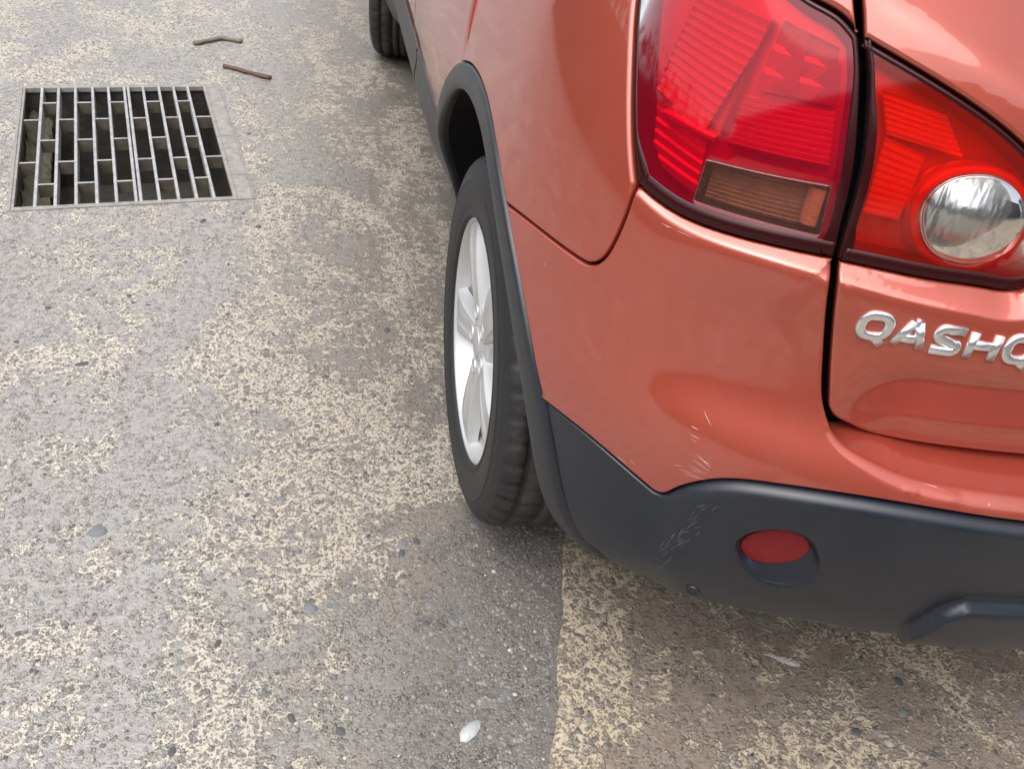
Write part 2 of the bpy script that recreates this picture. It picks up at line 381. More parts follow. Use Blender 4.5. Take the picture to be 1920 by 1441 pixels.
CLAD2 = [(.7701,.5450),(.7592,.5466),(.7461,.5609),(.7254,.5854),(.6978,.6062),(.6405,.6249),(.5531,.6358),(.4618,.6364),(.3528,.6307),(.2,.628),(0,.627)]
TG_B = [(.6189,.7242),(.6090,.7147),(.5845,.7047),(.5566,.6962),(.4957,.6915),(.4262,.6912),(.3414,.6900),(.2,.690),(0,.690)]
LAMP_R = [(s-.0022, z) for s, z in LAMP_R]; LAMP_B[-1] = LAMP_R[0]; LAMP_T[0] = LAMP_R[-1]
IN_L = [(s+.0022, z) for s, z in IN_L]; IN_B[-1] = IN_L[0]; IN_T[0] = IN_L[-1]; SHUT[0] = (LAMP_R[0][0], SHUT[0][1])
rl_ = spl([.40,.55,.68,.75,.85,.93,1.0], [.025,.021,.015,.011,.007,.004,.004])
def rl(s): return float(rl_(min(max(abs(s), .4), 1.0)))
def lamp_off(s, z): return -.002-(rl_(np.clip(np.abs(s), .4, 1.0))-.002)*(1-sst(.886,.99,z))
_cz = spl([0,.30,.5771,.6124,.6984,.7677,.86], [1.04,1.045,1.0632,1.0741,1.0984,1.1162,1.14])
def tail_off(s, z):
    a = np.abs(s); o = -.055*(1-sst(.69,.82,z))*(1-sst(.50,.66,a))
    d = np.maximum(z-_cz(np.clip(a, 0, .86))+.006, 0); return o-.62*np.where(d < .02, d*d/.04, d-.01)*np.where(a > .7, 1-sst(.72,.80,a), 1)+waist(s, z)*sst(.45,.64,a)
ARO = .490
def flare(s, z):
    P = body(s, z); return .007*np.exp(-(np.hypot(P[...,1], P[...,2]-.343)-.49)/.04)
def waist(s, z): return -.0115*sst(.630,.735,z)*(1-sst(.77,.875,z))*(1-sst(.74,.90,np.abs(s)))
A_TOP = math.degrees(math.atan2(.8048-.343, .188))     # where the door gap meets the arch
A_SEAM = math.degrees(math.atan2(.7591-.343, -.253)); A_CLAD = math.degrees(math.atan2(.5600-.343, -.4195))

def mirror_copy(o, parent):
    me = o.data.copy(); n = len(me.vertices); co = np.zeros(n*3); me.vertices.foreach_get('co', co); co = co.reshape(-1,3); co[:,0] *= -1; me.vertices.foreach_set('co', co.ravel())
    me.flip_normals(); me.update(); c = bpy.data.objects.new(o.name, me); COL.objects.link(c); c.parent = parent
    for k in ('label', 'kind'):
        if k in o: c[k] = o[k]
    return c
def both(o): mirror_copy(o, o.parent); return o

# ---- quarter panel, bumper, cladding
qp = panel('quarter_panel', [(arch(ARO, A_TOP, A_SEAM, 0), .003), (curve(SEAM), .0035), (curve(LAMP_L[::-1]), .006), (curve(LAMP_T[::-1]), .005),
      (line([LAMP_R[-1],(.806,1.14),(.895,1.285)]), .003), (curve([(.895,1.285),(1.08,1.235),(1.30,1.140),(1.56,1.02)], .02), .003), (curve(DOOR_R[::-1]), .0015)],
      M_PAINT, CAR, off=lambda s, z: flare(s, z)*sst(.5,.62,z), grid=.012)
both(qp)
def bump_shelf(s, z):
    a = abs(s)
    if z < .80 and a < .66:
        on = np.interp(a, [.3484,.4305,.4999,.5583,.5885,.6068,.6415,.6548,.6717], [.6630,.6666,.6716,.6835,.6933,.7059,.766,.801,.846])
        if abs(z-on) < .012 or (a < .36 and z > .650):
            k = float(1-sst(.45,.66,a)); return (0, .016+.070*k, -.004+.022*k)
    return None
bl = [(curve(SEAM[::-1]), .0035), (arch(ARO, A_SEAM, A_CLAD, 0), .003), (curve(CLAD), .002), (curve(CLAD2), .002)]
mirr = lambda P: np.stack([-P[::-1,0], P[::-1,1]], 1)
def full(segs_left_from_centre):
    """left outline runs from the centre line round to the centre line; add its mirror image"""
    return segs_left_from_centre+[(mirr(P), *r) for P, *r in segs_left_from_centre[::-1]]
bumper = panel('bumper', full([(curve(RECESS[::-1]), lambda s, z: float(rr_(min(abs(s), .7)))), (curve(SHUT[::-1]), .005), (curve(LAMP_B[::-1]), lambda s, z: rl(s), 1), (curve(SEAM[::-1]), .0035),
      (arch(ARO, A_SEAM, A_CLAD, 0), .003), (curve(CLAD), .002), (curve(CLAD2), .002)]), M_PAINTB, CAR, off=lambda s, z: waist(s, z)+flare(s, z)*sst(.5,.62,z), grid=.008, shelf=bump_shelf)
# cladding: proud of the paint behind the corner, flush in front of it; a stepped skid panel in the middle
STEP = [(.418,.30),(.4180,.395),(.4160,.440),(.4075,.4567),(.3938,.4902),(.3738,.5070),(.2921,.5078)]
def clad_off(s, z):
    a = np.abs(s); o = .002+.009*(1-sst(.70,.775,a))
    zt = np.interp(a, [0,.2921,.3738,.3938,.4075,.416,.418,.4181,1.2], [.508,.5078,.507,.4902,.4567,.44,.395,.0,.0])
    dd = np.minimum(zt-z, (.4185-a)*1.0); return o+.017*sst(-.008,.007,dd)*(.35+.65*sst(.385,.455,z))
A_BOT = math.degrees(math.atan2(.300-.343, -.488))+360
BOT = [tuple(arch(ARO+.003, 170, A_BOT, 0)[-1]),(.870,.338),(.828,.330),(.78,.338),(.687,.368),(.58,.394),(.44,.402),(.30,.395),(0,.392)]
REF_O = [(.6545,.5261),(.6353,.4936),(.6044,.4779),(.5734,.4877),(.5568,.5169),(.5636,.5475),(.5847,.5703),(.6216,.5671),(.6455,.5481)]
REF_I = [(.6505,.5178),(.6376,.5033),(.6054,.5077),(.5792,.5311),(.5760,.5526),(.5903,.5681),(.6209,.5646),(.6468,.5404)]
def closed(pts, n=48):
    p = np.array(pts); m = len(p); e = np.concatenate([p[-3:], p, p[:4]]); d = np.concatenate([[0], np.cumsum(np.hypot(*np.diff(e, axis=0).T))]); t = np.linspace(d[3], d[3+m], n, endpoint=False)
    return np.stack([spl(d, e[:,0])(t), spl(d, e[:,1])(t)], 1)
refO, refI = closed(REF_O, 56), closed(REF_I, 56)+np.array([-.003,-.004])
clad = panel('bumper_cladding', full([(curve(CLAD2[::-1]), lambda s, z: float(.003+.012*(1-sst(.70,.775,abs(s))))), (curve(CLAD[::-1]), .003), (arch(ARO+.003, A_CLAD, A_BOT, 0), .003),
      (curve(BOT), lambda s, z: float(.006+.014*(1-sst(.70,.84,abs(s)))))]), M_CLAD, CAR, off=clad_off, grid=.0058, gap=.0012, flange=.06, holes=[refO, mirr(refO)], r_hole=.004)
SCR =[(.7482,.5978,.7226,.6001),(.7391,.6098,.7140,.6072),(.7353,.6193,.7117,.6126),(.7341,.6279,.7119,.6174),(.7395,.5941,.7141,.5987),(.7334,.6044,.7188,.6055),(.7290,.6249,.7160,.6218),(.7572,.5995,.7442,.6035),(.7522,.6588,.7432,.6579),(.7497,.6488,.7373,.6480),(.7461,.6445,.7381,.6430),(.7466,.6811,.7313,.6677),(.7313,.6677,.7179,.6487),(.7432,.6840,.7247,.6705),(.7512,.6762,.7337,.6623),(.7099,.6326,.7012,.6209),(.7096,.6442,.6996,.6311),(.7288,.6482,.7148,.6335),(.8510,.6004,.8421,.5994),(.8510,.5733,.8367,.5761),(.8898,.6087,.8834,.6062),(.8113,.5737,.8026,.5704),(.8739,.8671,.8586,.8669),(.8542,.8661,.8328,.8655),(.8678,.8658,.8626,.8666),(.8347,.5664,.8134,.5647)]
SCC =[(.7156,.5450,.7123,.5576),(.7322,.4888,.7277,.5054),(.7216,.5063,.7146,.5173),(.7561,.3756,.7461,.4024),(.6905,.5732,.6855,.5790),(.7168,.4818,.7135,.4871),(.7235,.5035,.7178,.5218),(.7319,.4850,.7266,.5012),(.7452,.4009,.7354,.4245),(.7409,.4097,.7316,.4327),(.7257,.4979,.7203,.5053),(.7158,.5199,.7116,.5334),(.7177,.5370,.7104,.5458),(.7145,.5268,.7059,.5419),(.7439,.4550,.7390,.4743),(.7231,.5040,.7183,.5106),(.7124,.5627,.7032,.5727),(.7285,.4409,.7239,.4597),(.7296,.4674,.7219,.4811),(.7231,.4928,.7195,.5058),(.7169,.4894,.7143,.5012),(.7216,.4901,.7173,.5009),(.7558,.3444,.7452,.3696),(.7072,.5603,.7010,.5695),(.7521,.4001,.7399,.4201),(.7035,.5166,.6995,.5245),(.7021,.5208,.6993,.5271),(.7195,.4914,.7159,.4989),(.7171,.5131,.7123,.5189),(.7120,.5354,.7090,.5450),(.7213,.4820,.7155,.4920),(.7633,.3849,.7542,.4149),(.7364,.4638,.7274,.4820),(.6943,.5650,.6897,.5793),(.7373,.4445,.7309,.4621),(.7146,.4937,.7074,.5087),(.7071,.5276,.6997,.5361),(.7018,.5678,.6959,.5789),(.7324,.4347,.7253,.4493),(.7422,.4533,.7339,.4663),(.7227,.4818,.7141,.4972),(.7360,.4671,.7315,.4845),(.7474,.3886,.7434,.4018),(.7563,.3930,.7483,.4084),(.7107,.5418,.7076,.5565),(.7359,.4065,.7292,.4255)]
def surf_pts(P, off):
    P = np.asarray(P); o = off(P[:,0], P[:,1]) if callable(off) else np.full(len(P), float(off)); return body(P[:,0], P[:,1])+body_n(P[:,0], P[:,1])*o[:,None]
def reflector(sign):
    f = lambda P: np.stack([P[:,0]*sign, P[:,1]], 1)
    ro, ri = f(refO), f(refI)
    rings = [surf_pts(ro, lambda s, z: clad_off(s, z)-.0035)]
    for k, dep in ((.35,.0080),(.75,.0128),(1.0,.0134)): rings.append(surf_pts(ro+(ri-ro)*k, lambda s, z: clad_off(s, z)-dep))
    m = MB(); m.loft(rings, True, False); w = m.build('reflector_recess', M_CLAD, clad)
    c = ri.mean(0); m = MB(); rr = [surf_pts(c+(ri-c)*k, lambda s, z: clad_off(s, z)-.0118+.002*(1-k*k)) for k in (1.0,.97,.7,.4,.12)]; rr.insert(0, surf_pts(ri, lambda s, z: clad_off(s, z)-.016))
    m.loft(rr, True, True); m.build('reflector', M_REDREF, clad)
for sg in (1, -1): reflector(sg)
def fastener(s, z, r):
    m = MB(); a = np.linspace(0, 2*np.pi, 24, endpoint=False); circ = lambda k: np.stack([s+np.cos(a)*r*k, z+np.sin(a)*r*k], 1); o0 = lambda d: (lambda S, Z: clad_off(S, Z)+d)
    m.loft([surf_pts(circ(1.0), o0(-.004)), surf_pts(circ(1.0), o0(.0012)), surf_pts(circ(.86), o0(.0022)), surf_pts(circ(.72), o0(.0012)), surf_pts(circ(.66), o0(-.001)), surf_pts(circ(.2), o0(-.001))], True, True)
    m.build('push_clip', M_PLAST, clad)
fastener(.6890, .4035, .011); fastener(-.6890, .4035, .011)

# paint scuffs: hair-thin pale marks cut through the finish
M_SCR = simple('bare_scratch', (.66,.48,.44), .6); M_SCC = simple('grey_scuff', (.13,.135,.15), .7)
def scratches(name, segs, off, mat, parent, w0):
    V = []; F = []
    for s0, z0, s1, z1 in segs:
        n = 6; a = np.array([s0, z0]); b = np.array([s1, z1]); t_ = (b-a)/(np.linalg.norm(b-a)+1e-9); nn = np.array([-t_[1], t_[0]]); bow = random.uniform(-.0004, .0004); k0 = len(V)
        w = w0*random.uniform(.5, 1.3)
        for i in range(n+1):
            f = i/n; c = a+(b-a)*f+nn*bow*math.sin(math.pi*f); ww = w*math.sin(math.pi*(.08+.84*f))
            V += surf_pts(np.array([c-nn*ww, c+nn*ww]), off).tolist()
        for i in range(n): F.append((k0+2*i, k0+2*i+1, k0+2*i+3, k0+2*i+2))
    return tag(mesh_obj(name, V, F, mat, parent), kind='stuff')
jit = lambda L, m, d: L+[tuple(np.array(q)+np.tile(np.random.default_rng(k).normal(0, d, 2), 2)) for k, q in enumerate(L*m)]
scratches('scratches', SCR[:12]+SCR[18:], lambda s, z: waist(s, z)+.00025, M_SCR, bumper, .00034)
scratches('scuff_marks', SCC, lambda s, z: clad_off(s, z)+.00025, M_SCC, clad, .00032)

# ---- tailgate
shut_in = [(s-.0050, z) for s, z in SHUT[:-1]]
tail = panel('tailgate', full([(curve(TG_B[::-1]), .004), (curve([TG_B[0]]+shut_in[::-1][1:]), .004), (curve(IN_B[::-1]), lambda s, z: rl(s), 1), (curve(IN_R[::-1]), .008), (curve(IN_T[::-1]), .004),
      (line([IN_L[-1],(.774,1.105),(.80,1.14),(.885,1.285)]), .003), (line([(.885,1.285),(0,1.285)], .01), .003)]), M_PAINT, CAR, off=tail_off, grid=.008, gap=.0015)
# chrome letters on the tailgate
def stroke(m, pts, closed_=False, w=.0052, h=.0042, steep=1.0):
    """sweep a rounded bar along a polyline of (s, z) on the tailgate skin"""
    p = np.array(pts, float); n = len(p); rings = []
    for i in range(n):
        a = p[(i-1) % n] if (closed_ or i > 0) else p[i]; b = p[(i+1) % n] if (closed_ or i < n-1) else p[i]
        t = b-a; t /= np.linalg.norm(t)+1e-9; nn = np.array([-t[1], t[0]])
        sec = []
        for (k, hh) in ((-1,-.004),(-1,.0008),(-.90,h*.70),(-.62,h*.97),(0,h),(.62,h*.97),(.90,h*.70),(1,.0008),(1,-.004)):
            q = p[i]+nn*w*k; sec.append(surf_pts(q[None], lambda s, z: tail_off(s, z)+hh)[0])
        rings.append(sec)
    if closed_: rings.append(rings[0])
    m.loft(rings, True, not closed_)
def rrect(x0, x1, y0, y1, r, n=5):
    out = []
    for cx, cy, a0 in ((x1-r,y1-r,0),(x0+r,y1-r,90),(x0+r,y0+r,180),(x1-r,y0+r,270)):
        for k in range(n+1):
            a = math.radians(a0+90*k/n); out.append((cx+r*math.cos(a), cy+r*math.sin(a)))
    return out
def arcp(cx, cy, r, a0, a1, n=6): return [(cx+r*math.cos(math.radians(a0+(a1-a0)*k/n)), cy+r*math.sin(math.radians(a0+(a1-a0)*k/n))) for k in range(n+1)]
LH = .0245
GLY = {'Q': (.0300, [(rrect(.0026,.0285,.0026,LH,.0095), True), ([(.0165,.0040),(.0225,.0005),(.0285,-.0040)], False)]),
       'A': (.0290, [([(.0015,0),(.0125,LH)], False), ([(.0125,LH-.0004),(.0170,LH-.0004)], False), ([(.0170,LH),(.0275,0)], False), ([(.0068,.0075),(.0228,.0075)], False)]),
       'S': (.0270, [([(.0262,LH-.001),(.0085,LH-.001)]+arcp(.0078,LH-.0066,.0056,90,230,6)+[(.0200,.0095)]+arcp(.0195,.0068,.0050,40,-90,6)+[(.0010,.0014)], False)]),
       'H': (.0300, [([(.0030,0),(.0030,LH)], False), ([(.0272,0),(.0272,LH)], False), ([(.0030,LH*.5),(.0272,LH*.5)], False)]),
       'I': (.0080, [([(.0040,0),(.0040,LH)], False)])}
cs = .6310; zb = .8120
for ch in 'QASHQAI':
    wdt, sts = GLY[ch]; m = MB()
    for k, (pts, cl) in enumerate(sts):
        dense = []
        P = [(cs-x*1.13, zb+y*1.12) for x, y in pts]
        stroke(m, P, cl, h=.0042-.0001*k)
    m.build('badge_letter', M_BADGE, tail); cs -= (wdt+.0068)*1.13

# ---- tail lamps
def lamp(outer):
    if outer: segs = [(curve(LAMP_T), .002), (curve(LAMP_L), .002), (curve(LAMP_B), .002), (curve(LAMP_R), .002)]
    else: segs = [(curve(IN_L), .002), (curve(IN_T), .002), (curve(IN_R), .002), (curve(IN_B), .002)]
    poly = np.concatenate([p[:-1] for p, _ in segs])
    if .5*np.sum(poly[:,0]*np.roll(poly[:,1], -1)-np.roll(poly[:,0], -1)*poly[:,1]) < 0: poly = poly[::-1]
    inn = inward(poly)
    house = panel('tail_lamp', segs, M_REFL, CAR, off=lambda s, z: lamp_off(s, z)-.034-.004*np.sin((z+.25*s)*900)*0, grid=.008, gap=.006, flange=0)
    # dark moulded edge between lens rim and housing
    m = MB(); bw = np.full(len(poly), .008)
    bw = .004+np.maximum((.011 if outer else .009)*sst(.95,.89,poly[:,1]), .006*sst(.76,.70,poly[:,0]) if outer else .005*sst(.66,.69,poly[:,0])*sst(1.06,1.0,poly[:,1]))
    m.loft([surf_pts(poly+inn*.0009, lambda s, z: lamp_off(s, z)-.004), surf_pts(poly+inn*.0012, lambda s, z: lamp_off(s, z)-.0010), surf_pts(poly+inn*.0030, lambda s, z: lamp_off(s, z)+.0006), surf_pts(poly+inn*(.0025+bw[:,None]*.9), lambda s, z: lamp_off(s, z)+.0006), surf_pts(poly+inn*(.0025+bw[:,None]*.97), lambda s, z: lamp_off(s, z)-.0005),
            surf_pts(poly+inn*(.0025+bw[:,None]), lambda s, z: lamp_off(s, z)-.012), surf_pts(poly+inn*(.006+bw[:,None]), lambda s, z: lamp_off(s, z)-.036)], True, False)
    m.build('lamp_edge', M_MAROON, house)
    m = MB(); m.loft([surf_pts(poly+inn*.0012, lambda s, z: lamp_off(s, z)-.001), surf_pts(poly+inn*.0005, lambda s, z: lamp_off(s, z)-.016)], True, False); m.build('lamp_seal', M_SEAL, house)
    return house, segs, poly
def ribs(name, mat, parent, corners, n, off0, depth, sub=10):
    """saw-tooth optic: n ridges between two edges of a quadrilateral in (s, z)"""
    c = np.array(corners, float); V = []; F = []; rows = []
    for k in range(n):
        for f, d in ((0.0, 0), (.72, depth), (.98, 0)): rows.append(((k+f)/n, d))
    for t, d in rows:
        L = c[0]+(c[3]-c[0])*t; R = c[1]+(c[2]-c[1])*t
        P = L+(R-L)*np.linspace(0, 1, sub)[:,None]; V += surf_pts(P, lambda s, z: lamp_off(s, z)+off0+d).tolist()
    for r in range(len(rows)-1):
        for j in range(sub-1): F.append((r*sub+j, r*sub+j+1, (r+1)*sub+j+1, (r+1)*sub+j))
    return mesh_obj(name, V, F, mat, parent, False)
def build_outer():
    house, segs, poly = lamp(True)
    ind = np.array([(.8560,.9450),(.8520,.9010),(.7080,.9040),(.7215,.9545)]); indp = line(np.vstack([ind, ind[:1]]), .006)[:-1]
    panel('lens', segs, M_LENS, house, off=lamp_off, grid=.010, gap=.0018, flange=.003, holes=[indp], r_hole=.0006)
    panel('indicator_lens', [(line(ind[[i, (i+1) % 4]], .006), .0006) for i in range(4)], M_SMOKE, house, off=lambda s, z: lamp_off(s, z)+.0002, grid=.008, gap=.0002, flange=0)
    m = MB(); io = inward(indp if .5*np.sum(indp[:,0]*np.roll(indp[:,1], -1)-np.roll(indp[:,0], -1)*indp[:,1]) > 0 else indp[::-1]); ip = indp if io is None else (indp if .5*np.sum(indp[:,0]*np.roll(indp[:,1], -1)-np.roll(indp[:,0], -1)*indp[:,1]) > 0 else indp[::-1])
    m.loft([surf_pts(ip, lambda s, z: lamp_off(s, z)-.003), surf_pts(ip+io*.002, lambda s, z: lamp_off(s, z)-.030)], True, False); m.build('indicator_frame', M_MAROON, house)
    ribs('indicator_optic', M_AMBER, house, [(.848,.903),(.712,.906),(.724,.950),(.852,.943)], 9, -.026, .004)
    ribs('lamp_optic', M_REFL, house, [(.962,.985),(.880,.965),(.860,1.085),(.965,1.095)], 14, -.024, .004)
    ribs('lamp_optic', M_REFL, house, [(.930,.918),(.862,.905),(.872,.960),(.955,.975)], 5, -.028, .003)
    ribs('lamp_optic', M_REFL, house, [(.846,.963),(.730,.968),(.752,1.022),(.852,1.015)], 9, -.020, .006)
    ribs('lamp_optic', M_REFL, house, [(.845,1.022),(.758,1.028),(.780,1.078),(.850,1.090)], 3, -.022, .006)
    m = MB(); m.loft([surf_pts(lin(P, .01), lambda s, z: lamp_off(s, z)+o) for P, o in (([(.931,.966),(.860,.9600)], -.030), ([(.932,.970),(.860,.9635)], -.014), ([(.934,.974),(.861,.967)], -.012), ([(.936,.979),(.862,.971)], -.030))], False, False)
    m.build('light_guide', M_REFL, house)
    for P0, P1, P2, P3 in (((.866,.966),(.858,.966),(.862,1.090),(.868,1.090)),):
        m = MB(); m.loft([surf_pts(lin([P0, P3], .01), lambda s, z: lamp_off(s, z)-.030), surf_pts(lin([P1, P2], .01), lambda s, z: lamp_off(s, z)-.012)], False, False); m.build('lamp_divider', M_REFL, house)
    for P0, P1, P2, P3 in (((.846,1.026),(.800,1.030),(.815,1.082),(.850,1.090)),((.796,1.024),(.752,1.026),(.768,1.062),(.805,1.066))):      # metal facets imitating dark shapes mirrored on the lens
        m = MB(); m.loft([surf_pts(lin([P0, P3], .01), lambda s, z: lamp_off(s, z)-.026), surf_pts(lin([P1, P2], .01), lambda s, z: lamp_off(s, z)-.010)], False, False); m.build('reflection_facet', M_REFLD, house)
    m = MB(); m.loft([surf_pts(lin([(.735,.910),(.741,.948)], .004), lambda s, z: lamp_off(s, z)-.018), surf_pts(lin([(.728,.910),(.734,.948)], .004), lambda s, z: lamp_off(s, z)-.008), surf_pts(lin([(.716,.910),(.722,.948)], .004), lambda s, z: lamp_off(s, z)-.010)], False, False); m.build('bulb', M_BULB, house)
    return house
def build_inner():
    house, segs, poly = lamp(False)
    LE = closed([(.6125,.9367),(.6213,.9605),(.6119,.9790),(.5889,.9893),(.5570,.9897),(.5288,.9768),(.5063,.9468),(.5058,.9230),(.5268,.9070),(.5593,.9038),(.5897,.9140)], 64)
    panel('lens', segs, M_LENSO, house, off=lamp_off, grid=.010, gap=.0018, flange=.003, holes=[LE], r_hole=.0015)
    c = LE.mean(0); q = lambda k, o: surf_pts(c+(LE-c)*k, lambda s, z: lamp_off(s, z)+o)
    m = MB(); m.loft([q(1.0,-.004), q(1.0,.0012), q(.985,.0028), q(.95,.0034)], True, False); m.build('lens_rim', M_CLEAR, house)
    m = MB(); m.loft([q(.95,.0034), q(.85,.0062), q(.65,.0095), q(.40,.0120), q(.18,.0130), q(.03,.0133)], True, False); m.f.append(tuple(range(len(m.v)-64, len(m.v)))); m.build('reverse_lens', M_CLEAR, house)
    m = MB(); m.loft([q(.985,-.002), q(.95,-.008), q(.85,-.016), q(.65,-.024), q(.40,-.028), q(.10,-.030)], True, True); m.build('reverse_reflector', M_REVERSE, house)
    m = MB(); m.loft([q(1.03,-.030), q(1.03,-.006), q(1.10,-.004), q(1.22,-.008), q(1.28,-.030)], True, False); m.build('lamp_ring', M_REFL, house)
    ribs('lamp_optic', M_REFL, house, [(.672,.930),(.632,.930),(.640,1.000),(.690,1.010)], 11, -.020, .004)
    ribs('lamp_optic', M_REFL, house, [(.690,1.012),(.600,1.004),(.640,1.040),(.716,1.050)], 7, -.020, .003)
    return house
def rev_mat():
    m, n, p, _ = mat_new('ribbed_silver_bowl'); tc = nd(n, 'ShaderNodeTexCoord'); mp = nd(n, 'ShaderNodeMapping'); mp.inputs['Scale'].default_value = (1, 1, .25); n.links.new(tc.outputs['Object'], mp.inputs[0])
    v = voro(n, mp.outputs[0], 160); bumpn(n, v.outputs['Distance'], .35, .004, p)
    p.inputs['Base Color'].default_value = (.66,.67,.68,1); p.inputs['Metallic'].default_value = .85; p.inputs['Roughness'].default_value = .22; return m
M_REVERSE = rev_mat()
for h in (build_outer(), build_inner()):
    h2 = mirror_copy(h, CAR)
    for c in list(h.children): mirror_copy(c, h2)

# ---- wheel arches, doors, sills
def xbody(Y, Z):
    P = body(s_of(Y, Z), np.full_like(np.asarray(Y, float), Z) if np.ndim(Z) == 0 else Z); return P[...,0]
def arch_trim(yc, a0, a1, front=False):
    m = MB(); prof = ((.450,-.022),(.4475,-.006),(.4475,.0030),(.4495,.0058),(.4540,.0070),(.466,.0070),(.480,.0066),(.4865,.0056),(.4892,.0036),(.490,-.002),(.490,-.012))
    n = 110; rings = []
    for i in range(n+1):
        a = math.radians(a0+(a1-a0)*i/n); sec = []
        for r, o in prof:
            Y = r*math.cos(a); Z = .343+r*math.sin(a)
            if front: X = float(-wz(Z)+pinch(2.2, Z)*0); Yw = yc+Y
            else: X = float(xbody(np.array([Y]), np.array([Z]))[0]); Yw = Y
            if not front and Y > .2: X = -float(wz(Z))+.050*float(1-sst(2, 40, math.degrees(a)))
            sec.append((X-o-.0045, Yw, Z))
        rings.append(sec)
    m.loft(rings, False, False); return fix_normals(m.build('wheel_arch_trim', M_TRIM, CAR))
both(arch_trim(0, 187, -4)); both(arch_trim(2.63, 190, -10, True))
def liner(yc):
    m = MB(); a = np.radians(np.linspace(4, 180, 60)); rings = []
    for X, r in ((-.872,.4490),(-.80,.446),(-.74,.43),(-.70,.425),(-.64,.430),(-.58,.42),(-.56,.36),(-.56,.10)): rings.append([(X if X > -.86 else -max(.76, abs(float(xbody(np.array([yc+r*math.cos(t)]) if yc == 0 else np.array([1.0]), np.array([.343+r*math.sin(t)]))[0]))-.008), yc+r*math.cos(t), .343+r*math.sin(t)) for t in a])
    m.loft(rings, False, False); return m.build('wheel_arch_liner', M_LINER, CAR)
both(liner(0)); both(liner(2.63))
CLT = .505                                        # top of the door cladding
def a_at(z, r, yc_side): return math.degrees(math.asin((z-.343)/r))
aC = a_at(CLT, ARO, 0)
gapF = [(S0-YC+.84,.90),(S0-YC+.953,.68),(S0-YC+1.125,.505)]; gapF = [(S0+.10+1.00-.10,1.02),(S0+.10+.953,.68),(S0+.10+1.03,.60),(S0+.10+1.139,.505)]
Sy = lambda Y: float(S0+(Y-YC))
gapF = [(Sy(.90),1.02),(Sy(.925),.80),(Sy(.953),.68),(Sy(1.03),.59),(Sy(1.139),CLT)]
both(panel('door', [(curve(DOOR_R, .01), .0015), (arch(ARO, A_TOP, aC, 0, .01), .003), (line([(Sy(.4620),CLT),(Sy(1.139),CLT)], .012), .003), (curve(gapF[::-1], .01), .003), (line([(Sy(.90),1.02),(1.56,1.02)], .03), .003)], M_PAINT, CAR, grid=.025))
gapW = [(Sy(1.80),1.0),(Sy(1.83),.75),(Sy(1.90),CLT)]
both(panel('door', [(curve(gapF, .01), .003), (line([(Sy(1.139),CLT),(Sy(1.90),CLT)], .02), .003), (curve(gapW[::-1], .02), .003), (line([(Sy(1.80),1.0),(Sy(.90),1.02)], .03), .003)], M_PAINT, CAR, grid=.03))
aW = math.degrees(math.pi-math.asin((CLT-.343)/ARO))
both(panel('wing', [(curve(gapW, .02), .003), (line([(Sy(1.90),CLT),(Sy(2.63)-.4620,CLT)], .02), .003), (np.stack([Sy(2.63)+.49*np.cos(np.radians(np.linspace(aW, aC, 60))), .343+.49*np.sin(np.radians(np.linspace(aW, aC, 60)))], 1), .003),
      (line([(Sy(2.63)+.462,CLT),(S1+.75,CLT),(S1+.75,.80),(S1+.55,.92),(Sy(2.4),.99),(Sy(1.80),1.0)], .03), .003)], M_PAINT, CAR, grid=.03))
dco = lambda s, z: .004+.024*sst(.505,.40,z)*sst(Sy(.45), Sy(1.0), s)
both(panel('door_cladding', [(line([(Sy(.4650),CLT-.004),(Sy(1.139),CLT-.004)], .01), .005), (line([(Sy(1.139),CLT-.004),(Sy(1.17),.40),(Sy(1.15),.30)], .01), .004), (line([(Sy(1.15),.30),(Sy(.50),.30)], .02), .006), (arch(ARO+.003, -5.0, aC-.6, 0, .01), .004)], M_PLAST, CAR, off=dco, grid=.02))
both(panel('door_cladding', [(line([(Sy(1.147),CLT-.004),(Sy(2.15),CLT-.004)], .01), .005), (line([(Sy(2.15),CLT-.004),(Sy(2.13),.30)], .02), .006), (line([(Sy(2.13),.30),(Sy(1.165),.30)], .02), .006), (line([(Sy(1.165),.30),(Sy(1.185),.40),(Sy(1.147),CLT-.004)], .01), .004)], M_PLAST, CAR, off=dco, grid=.02))
# front bumper, lower valance
fb = [(line([(S2,.30),(S1+.40,.30)], .03), .004), (line([(S1+.40,.30),(Sy(2.63)+.49,.36),(Sy(2.63)+.462,CLT),(S1+.75,CLT),(S1+.75,.80),(S2,.80)], .03), .004), (line([(S2,.80),(S2,.30)], .03), .001)]
both(panel('bumper', fb, M_PAINT, CAR, grid=.035, gap=.0))
# dark inner shell added behind the panels to blacken the gaps
def shell():
    p = [(line([(0,.34),(.80,.34)], .03), .001), (arch(.50, 170, 10, 0, .03), .001), (line([(Sy(.495),.36),(Sy(2.13),.36)], .05), .001), (np.stack([Sy(2.63)+.50*np.cos(np.radians(np.linspace(178, 2, 30))), .343+.50*np.sin(np.radians(np.linspace(178, 2, 30)))], 1), .001),
         (line([(Sy(3.13),.36),(S2,.36)], .04), .001), (line([(S2,.36),(S2,.78),(S1+.6,.80),(Sy(2.4),.95),(Sy(1.5),1.0),(1.5,.98),(1.3,1.08),(.62,1.10),(.50,1.0),(0,1.0)], .04), .001), (line([(0,1.0),(0,.34)], .03), .001)]
    return panel('gap_shell', p, M_BLACK, CAR, off=lambda s, z: -.062-.05*(1-sst(.45,.66,s))*(1-sst(.74,.86,z))*sst(.58,.66,z), grid=.03, gap=0, flange=0)
both(shell())
m = MB(); m.box(-.52, .52, -.48, 3.2, .33, .38); m.build('underbody', M_BLACK, CAR, False)  # plain dark floor box, put in to block light
